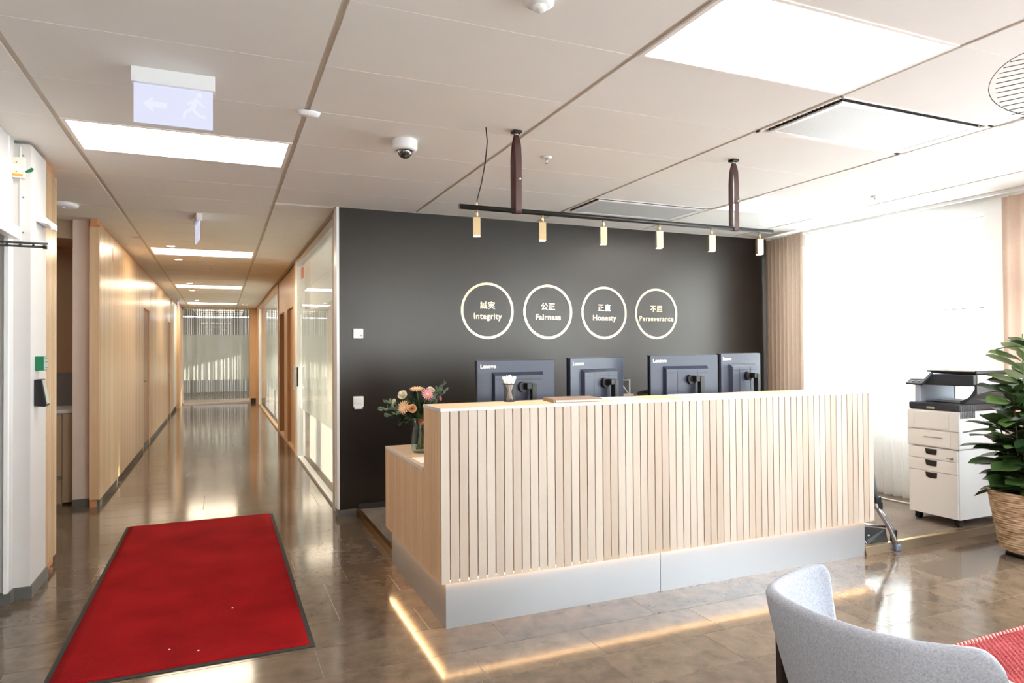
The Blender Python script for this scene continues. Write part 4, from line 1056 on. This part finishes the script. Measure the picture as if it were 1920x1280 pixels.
MB(O).box(5.40, 5.60, 3.52, 3.70, 1.022, 1.026).build('paper_sheet', 'paper', t)
MB(O).box(5.26, 5.68, 3.46, 3.74, 1.010, 1.020).build('output_tray', 'black_plastic', t, bevel=.004)
MB(O).prism([(5.42, 1.02), (5.62, 1.045), (5.62, 1.02)], 1, 3.47, 3.58).build('tray_ramp', 'black_plastic', t)
MB(O).box(5.23, 5.68, 3.755, 3.80, 1.012, 1.165).build('left_support', 'cool_grey', t, bevel=.004)
MB(O).box(5.235, 5.68, 3.79, 3.815, 1.012, 1.17).build('support_cover', 'white_plastic', t, bevel=.004)
MB(O).box(5.64, 5.72, 3.75, 3.80, 1.012, 1.165).build('rear_support', 'white_plastic', t, bevel=.004)
MB(O).prism([(3.33, 1.165), (3.33, 1.13), (3.37, 1.07), (3.44, 1.03), (3.44, 1.012), (3.41, 1.012), (3.31, 1.10), (3.31, 1.165)], 0, 5.23, 5.70).build('side_arm', 'charcoal_plastic', t)
MB(O).box(5.22, 5.76, 3.33, 3.74, 1.150, 1.238).build('scanner_bed', 'charcoal_plastic', t, bevel=.004)
MB(O).box(5.26, 5.80, 3.322, 3.334, 1.150, 1.236).build('scanner_side', 'white_plastic', t)
MB(O).box(5.24, 5.78, 3.32, 3.715, 1.244, 1.270).build('scanner_lid', 'black_plastic', t, bevel=.006)
MB(O).box(5.235, 5.60, 3.33, 3.60, 1.262, 1.275).build('lid_highlight', 'cream_plastic', t, bevel=.003)
MB(O).prism([(5.10, 1.165), (5.24, 1.252), (5.24, 1.225), (5.11, 1.150)], 1, 3.655, 3.795).build('control_panel', 'charcoal_plastic', t, bevel=.003)
MB(O).add([(5.148, 3.67, 1.199), (5.235, 3.67, 1.254), (5.235, 3.785, 1.254), (5.148, 3.785, 1.199)], [(0, 1, 2, 3)]).build('touch_screen', 'paper', t)
for y in (3.69, 3.74): MB(O).cyl((5.122, y, 1.179), (5.118, y, 1.186), .008, n=12).build('button', 'grey_plastic', t)

# cable on platform floor
o = MB((5.6, 4.5, .06)).tube([(5.70, 4.75, .30), (5.70, 4.72, .16), (5.68, 4.66, .08), (5.62, 4.52, .065), (5.60, 4.35, .065), (5.62, 4.15, .065), (5.66, 3.95, .065)], .007, 8).build('power_cord', 'cable_white'); tag(o, 'white cord curving along the platform to the copier', 'cord')

# ------------------------------------------------------------------ folded luggage trolley at the counter end
t = thing('luggage_trolley', 'folded silver luggage trolley leaning by the counter end', 'trolley', (4.32, 3.43, 0)); O = t.location
MB(O).tube([(4.262, 3.45, .700), (4.262, 3.45, .665)], .008, 8).build('pole_cap', 'black_plastic', t)
MB(O).tube([(4.262, 3.45, .67), (4.275, 3.44, .55), (4.292, 3.43, .385)], .012, 10, rf=lambda u: .005+.011*u).build('pole', 'blue_steel', t)
MB(O).box(4.268, 4.322, 3.41, 3.455, .345, .388).box(4.29, 4.335, 3.41, 3.45, .30, .35).build('pole_clamp', 'black_plastic', t, bevel=.004)
MB(O).tube([(4.275, 3.43, .345), (4.33, 3.42, .26), (4.385, 3.40, .165), (4.42, 3.39, .09), (4.432, 3.385, .02)], .016, 8).build('side_tube', 'silver', t)
MB(O).tube([(4.31, 3.43, .31), (4.37, 3.42, .24), (4.42, 3.41, .16), (4.43, 3.40, .13)], .011, 8).build('curved_tube', 'silver', t)
MB(O).box(4.425, 4.452, 3.39, 3.43, .045, .145).build('side_grip', 'black_plastic', t, bevel=.004)
MB(O).tube([(4.19, 3.48, .19), (4.195, 3.475, .11), (4.225, 3.46, .05), (4.29, 3.43, .03), (4.40, 3.395, .012)], .009, 8).build('base_frame', 'silver', t)
MB(O).tube([(4.20, 3.48, .20), (4.24, 3.47, .19), (4.37, 3.42, .17)], .009, 8).build('cross_bar', 'silver', t)
MB(O).add([(4.22, 3.475, .175), (4.37, 3.42, .155), (4.385, 3.41, .045), (4.24, 3.455, .05), (4.23, 3.465, .08), (4.22, 3.49, .175), (4.37, 3.435, .155), (4.385, 3.425, .045), (4.24, 3.47, .05), (4.23, 3.48, .08)],
          [(0, 1, 2, 3, 4), (9, 8, 7, 6, 5), (0, 5, 6, 1), (1, 6, 7, 2), (2, 7, 8, 3), (3, 8, 9, 4), (4, 9, 5, 0)]).build('toe_plate', 'bezel', t)
MB(O).cyl((4.245, 3.462, .115), (4.240, 3.452, .115), .006, n=10).build('rivet', 'silver', t)
MB(O).box(4.412, 4.462, 3.365, 3.415, 0.0, .045).build('foot', 'blue_steel', t, bevel=.006)
MB(O).cyl((4.16, 3.46, .035), (4.16, 3.50, .035), .035, n=20).build('wheel', 'black_plastic', t)
MB(O).cyl((4.22, 3.50, .30), (4.31, 3.50, .30), .014, n=12).box(4.26, 4.275, 3.43, 3.50, .29, .31).build('axle_bracket', 'black_plastic', t)

# ------------------------------------------------------------------ potted plant
PC = Vector((5.165, 2.93, 0))
t = thing('potted_plant', 'tall leafy green plant in a woven basket at right', 'plant', PC)
prof = []; nb = 26
def wobr(th, z): return 1+.006*math.sin(9*th+z*60)
for i in range(nb*4+1):
    z = .035+.415*i/(nb*4); R = .152+.085*(z/.45)**.8
    prof.append((R+.0045*abs(math.sin(PI*i/4)), z))
MB(PC).lathe(prof+[(.222, .45), (.19, .44), (.17, .40)], PC, 48, wob=wobr).build('woven_basket', 'seagrass', t)
MB(PC).cyl(PC, PC+Vector((0, 0, .04)), .135, n=32).build('pot_base', 'black_plastic', t)
MB(PC).lathe([(0, .405), (.18, .405)], PC, 24).build('soil', 'soil', t)
# leaf prototype: obovate with midrib fold and droop
mb = MB()
def lf(u, v):
    L = 1.0; x = u*L; w_ = .58*math.sin(PI*min(1, (u**1.3)))**.75 if 0 < u < 1 else 0.0
    s_ = (v-.5)*2
    return (x, s_*w_*.5*1.05, -.16*u*u+.05*abs(s_)*(1 if 0 < u < 1 else 0)+.02)
mb.grid(lf, 7, 4)
leaf0 = mb.build('leaf', 'plant_leaf', t)
r = random.Random(11); leaves = []
stems = [((0, 0), (.0, .0), 1.44), ((.05, .03), (.16, .05), 1.22), ((-.04, .03), (-.12, .02), 1.12), ((0, -.05), (-.04, -.11), .98), ((.05, -.03), (.15, -.12), 1.08), ((.0, .06), (-.10, .12), .88), ((-.04, -.02), (-.13, -.06), .75)]
for (bx, by), (tx, ty), top in stems:
    pts = [PC+Vector((bx, by, .40)), PC+Vector((bx*.5+tx*.5+.01, by*.5+ty*.5, .4+(top-.4)*.5)), PC+Vector((tx, ty, top))]
    MB(PC).tube(pts, .007, 6, rf=lambda u: .009-.005*u).build('branch', 'bark', t)
    n = int((top-.42)/.021)
    for i in range(n):
        u = i/n; z = .42+(top-.42)*u
        p = Vector((bx+(tx-bx)*u, by+(ty-by)*u, z))
        a = i*2.4+r.uniform(-.3, .3); el = r.uniform(-.15, .75)+.35*u
        if z < .60: el = r.uniform(.05, .6)
        leaves.append((p, a, el, r.uniform(.17, .26), r.uniform(-.5, .5)))
    for i in range(6): leaves.append((Vector((tx, ty, top)), i*1.05, r.uniform(.2, .9), r.uniform(.15, .20), 0))
leaves = leaves[:290]
for i, (p, a, el, L, rl) in enumerate(leaves):
    R = Matrix.Rotation(a, 4, 'Z') @ Matrix.Rotation(-el+.25, 4, 'Y') @ Matrix.Rotation(rl, 4, 'X')
    o = leaf0 if i == 0 else leaf0.copy()
    if i: COL.objects.link(o); o.parent = t
    st = Vector((math.cos(a)*.03, math.sin(a)*.03, .01))
    o.matrix_local = Matrix.Translation(p+st) @ R @ Matrix.Scale(L, 4)
mb = MB(PC)
for (p, a, el, L, rl) in leaves:
    st = Vector((math.cos(a)*.035, math.sin(a)*.035, .012)); mb.tube([PC+p, PC+p+st], .002, 4)
mb.build('leaf_stalks', 'stem_green', t, kind='stuff')
MB(PC).cyl(PC+Vector((-.02, .01, .4)), PC+Vector((-.02, .01, 1.54)), .004, n=6).build('support_cane', 'stem_green', t)

# ------------------------------------------------------------------ red mat
t = thing('entrance_mat', 'bright red mat with black rubber border on the floor', 'mat', (-.146, 4.96, 0)); O = t.location
x0, x1, ya, yb = -.718, .427, 3.463, 6.453
MB(O).box(x0, x1, ya, yb, .0005, .004).build('rubber_border', 'rubber', t, bevel=.001)
def rug(u, v):
    x = x0+.024+(x1-x0-.048)*u; y = ya+.03+(yb-ya-.033)*v
    e = min(u, 1-u, .1)/.1*min(v, 1-v, .05)/.05
    z = .0075+e*(.0022*math.sin(y*9+math.sin(x*4)*1.2)*math.exp(-((v-.55)/.3)**2)*(.5+.8*u)+.0012*math.sin(x*11+y*3))
    return (x, y, z)
mb = MB(O).grid(rug, 24, 60)
o = mb.build('red_pile', 'red_carpet', t); so = o.modifiers.new('thick', 'SOLIDIFY'); so.thickness = .005; so.offset = -1
for i, (x, y) in enumerate(((-.23, 3.70), (-.10, 3.63), (.06, 4.15))):
    o = MB((x, y, .01)).box(x-.004, x+.004, y-.003, y+.003, .009, .012).build('crumb', 'paper'); tag(o, ['left white speck near the front edge of the red mat', 'right white speck near the front edge of the red mat', 'white speck at the middle of the red mat'][i], 'crumb', 'specks on the red mat')

# woven rug at right
t = thing('woven_rug', 'coarse woven red rug at the lower right', 'rug', (4.2, 1.2, 0)); O = t.location
MB(O).box(2.86, 5.4, .2, 2.18, .0005, .006).build('rug_base', 'red_yarn', t)
mb = MB(O)
nr = 0; y = 2.165
while y > 1.35:
    x = 2.86+(nr % 2)*.014
    while x < 4.6:
        a, b = .0155, .0085
        mb.add([(x-a, y-.004, .006), (x, y-b, .006), (x+a, y+.004, .006), (x, y+b, .006), (x-.006, y-.002, .014), (x+.006, y+.002, .014)],
               [(0, 1, 4), (1, 5, 4), (1, 2, 5), (2, 3, 5), (3, 4, 5), (3, 0, 4)], True)
        x += .029
    y -= .0165; nr += 1
mb.build('yarn_loops', 'red_yarn', t, kind='stuff')
mb = MB(O); mb2 = MB(O); x = 2.87; i = 0
while x < 4.9:
    (mb if i % 2 == 0 else mb2).tube([(x, 2.165, .004), (x+.006, 2.178, .017), (x+.012, 2.192, .004)], .0065, 6); x += .0135; i += 1
mb.build('edge_loops', 'red_yarn', t, kind='stuff'); mb2.build('pale_edge_loops', 'pale_yarn', t, kind='stuff')

# ------------------------------------------------------------------ armchair
AC = Vector((1.74, 1.33, 0))
t = thing('armchair', 'light grey felt tub armchair in the lower right foreground', 'chair', AC)
rim = [(1.805, 1.632), (1.765, 1.648), (1.70, 1.648), (1.60, 1.620), (1.51, 1.580), (1.458, 1.530), (1.432, 1.45), (1.425, 1.36), (1.432, 1.275), (1.452, 1.196), (1.492, 1.120), (1.54, 1.062), (1.585, 1.015), (1.64, .968)]
# Catmull-Rom resample
def cr(P, n):
    out = []; m = len(P)
    Q = [Vector(p) for p in P]
    for k in range(n+1):
        s = k/n*(m-1); i = min(int(s), m-2); f = s-i
        p0, p1, p2, p3 = Q[max(i-1, 0)], Q[i], Q[i+1], Q[min(i+2, m-1)]
        out.append(.5*((2*p1)+(p2-p0)*f+(2*p0-5*p1+4*p2-p3)*f*f+(3*p1-p0-3*p2+p3)*f**3))
    return out
NR = 64; R2 = cr(rim, NR)
def rimz(u):
    z = .742
    e = min(u, 1-u)
    if e < .07: z -= .055*(1-e/.07)**2.2
    return z
def low(u):   # lower edge of shell: high at the wing tips
    e = min(u, 1-u); return .36+ (.24*(1-min(e/.2, 1))**1.3)
zc = .36
def sh(u, v, off):
    k = u*NR; i = min(int(k), NR-1); p = R2[i].lerp(R2[i+1], k-i)
    tz, bz = rimz(u)-(0 if off == 0 else 0), low(u)
    z = bz+(tz-bz)*v
    s_ = 1-.26*((.742-z)/.38)**1.25*(1)
    q = Vector((AC.x+.02, AC.y)); d = p-q
    d = d*(s_)
    if off: d = d*(1-off/d.length)
    return Vector((q.x+d.x, q.y+d.y, z))
# closed shell cross-section: outer up, rounded rim, inner down
TH = .042
sec = [(0, v/8) for v in range(9)]
mbv = []; cols = NR
prof_n = None
mb = MB(AC); vs = []; rows = None
for a in range(NR+1):
    u = a/NR; col = []
    te = min(u, 1-u); th = TH*min(1, .45+te/.04*.55) if te < .04 else TH
    for v in range(9): col.append(sh(u, v/8*.97, 0))
    top_o = sh(u, .97, 0); top_i = sh(u, .97, th)
    for j in range(1, 6):
        an = PI*j/6; mid = (top_o+top_i)/2; e = (top_o-top_i)/2
        col.append(mid+e*math.cos(an)+Vector((0, 0, th*.5*math.sin(an))))
    for v in range(8, -1, -1): col.append(sh(u, v/8*.97, th))
    rows = len(col); vs += col
fs = []
for a in range(NR):
    for j in range(rows): fs.append((a*rows+j, a*rows+(j+1) % rows, (a+1)*rows+(j+1) % rows, (a+1)*rows+j))
mb.add(vs, fs, True); mb.add(vs[:rows], [tuple(range(rows))], False); mb.add(vs[-rows:], [tuple(range(rows))[::-1]], False)
mb.build('shell', 'felt', t)
# seat cushion
dirv = Vector((.94, -.34)); pv = Vector((.34, .94))
mb = MB(AC); n = 40; prof = [(.0, .46), (.27, .46), (.30, .45), (.315, .42), (.31, .36), (.28, .345), (0, .345)]
vs = []
sc = Vector((1.87, 1.335))
for (rr, z) in prof:
    for i in range(n):
        a = 2*PI*i/n; ce_, se = math.cos(a), math.sin(a)
        ex = (abs(ce_)**.7*math.copysign(1, ce_))*rr*1.0; ey = (abs(se)**.7*math.copysign(1, se))*rr*.92
        p = sc+dirv*ex+pv*ey; vs.append((p.x, p.y, z))
mb.add(vs, [(k*n+i, k*n+(i+1) % n, (k+1)*n+(i+1) % n, (k+1)*n+i) for k in range(len(prof)-1) for i in range(n)], True)
mb.build('seat_cushion', 'felt', t)
for (lx, ly) in ((1.60, 1.61), (1.50, 1.12), (2.12, 1.42), (2.02, 1.02)):
    mb = MB(AC); w0, w1 = .022, .015
    mb.add([(lx-w0, ly-.012, .56 if lx < 1.7 else .36), (lx+w0, ly-.012, .56 if lx < 1.7 else .36), (lx+w0, ly+.012, .56 if lx < 1.7 else .36), (lx-w0, ly+.012, .56 if lx < 1.7 else .36),
            (lx-w1, ly-.01, 0), (lx+w1, ly-.01, 0), (lx+w1, ly+.01, 0), (lx-w1, ly+.01, 0)], [(0, 1, 2, 3), (7, 6, 5, 4), (0, 4, 5, 1), (1, 5, 6, 2), (2, 6, 7, 3), (3, 7, 4, 0)])
    mb.build('leg', 'dark_wood', t, bevel=.003)

# ------------------------------------------------------------------ wire pendant at the top right
LC = Vector((2.540, 1.399, 2.333))
t = thing('wire_pendant', 'black wire grille pendant lamp cut by the right edge', 'pendant light', LC)
R = .1375
rr_, uu, ww = Vector((.919, -.394, 0)), Vector((0, 0, 1)), Vector((.394, .919, 0))
mb = MB(LC); pts = [LC+(rr_*math.cos(2*PI*i/40)+uu*math.sin(2*PI*i/40)*.82)*R+ww*.03*math.cos(4*PI*i/40) for i in range(40)]
mb.tube(pts, .0014, 6, closed=True); mb.build('outer_ring', 'wire_grey', t)
dv = (rr_*.985+uu*.17).normalized(); nv = (uu*.985-rr_*.17).normalized()
for k in range(-6, 7):
    s_ = k/7; half = math.sqrt(max(0, 1-s_*s_))*R
    c = LC+nv*s_*R*.82
    MB(LC).tube([c-dv*half*.98, c-ww*.02*(1-s_*s_), c+dv*half*.98], .0013, 6).build('wire_bar', 'wire_grey', t)
MB(LC).cyl(LC+uu*R*.82, Vector((LC.x, LC.y, H))+uu*0, .0018, n=6).build('cord', 'black_plastic', t)
MB(LC).cyl((LC.x, LC.y, H-.02), (LC.x, LC.y, H), .04, n=20).build('ceiling_rose', 'black_metal', t)
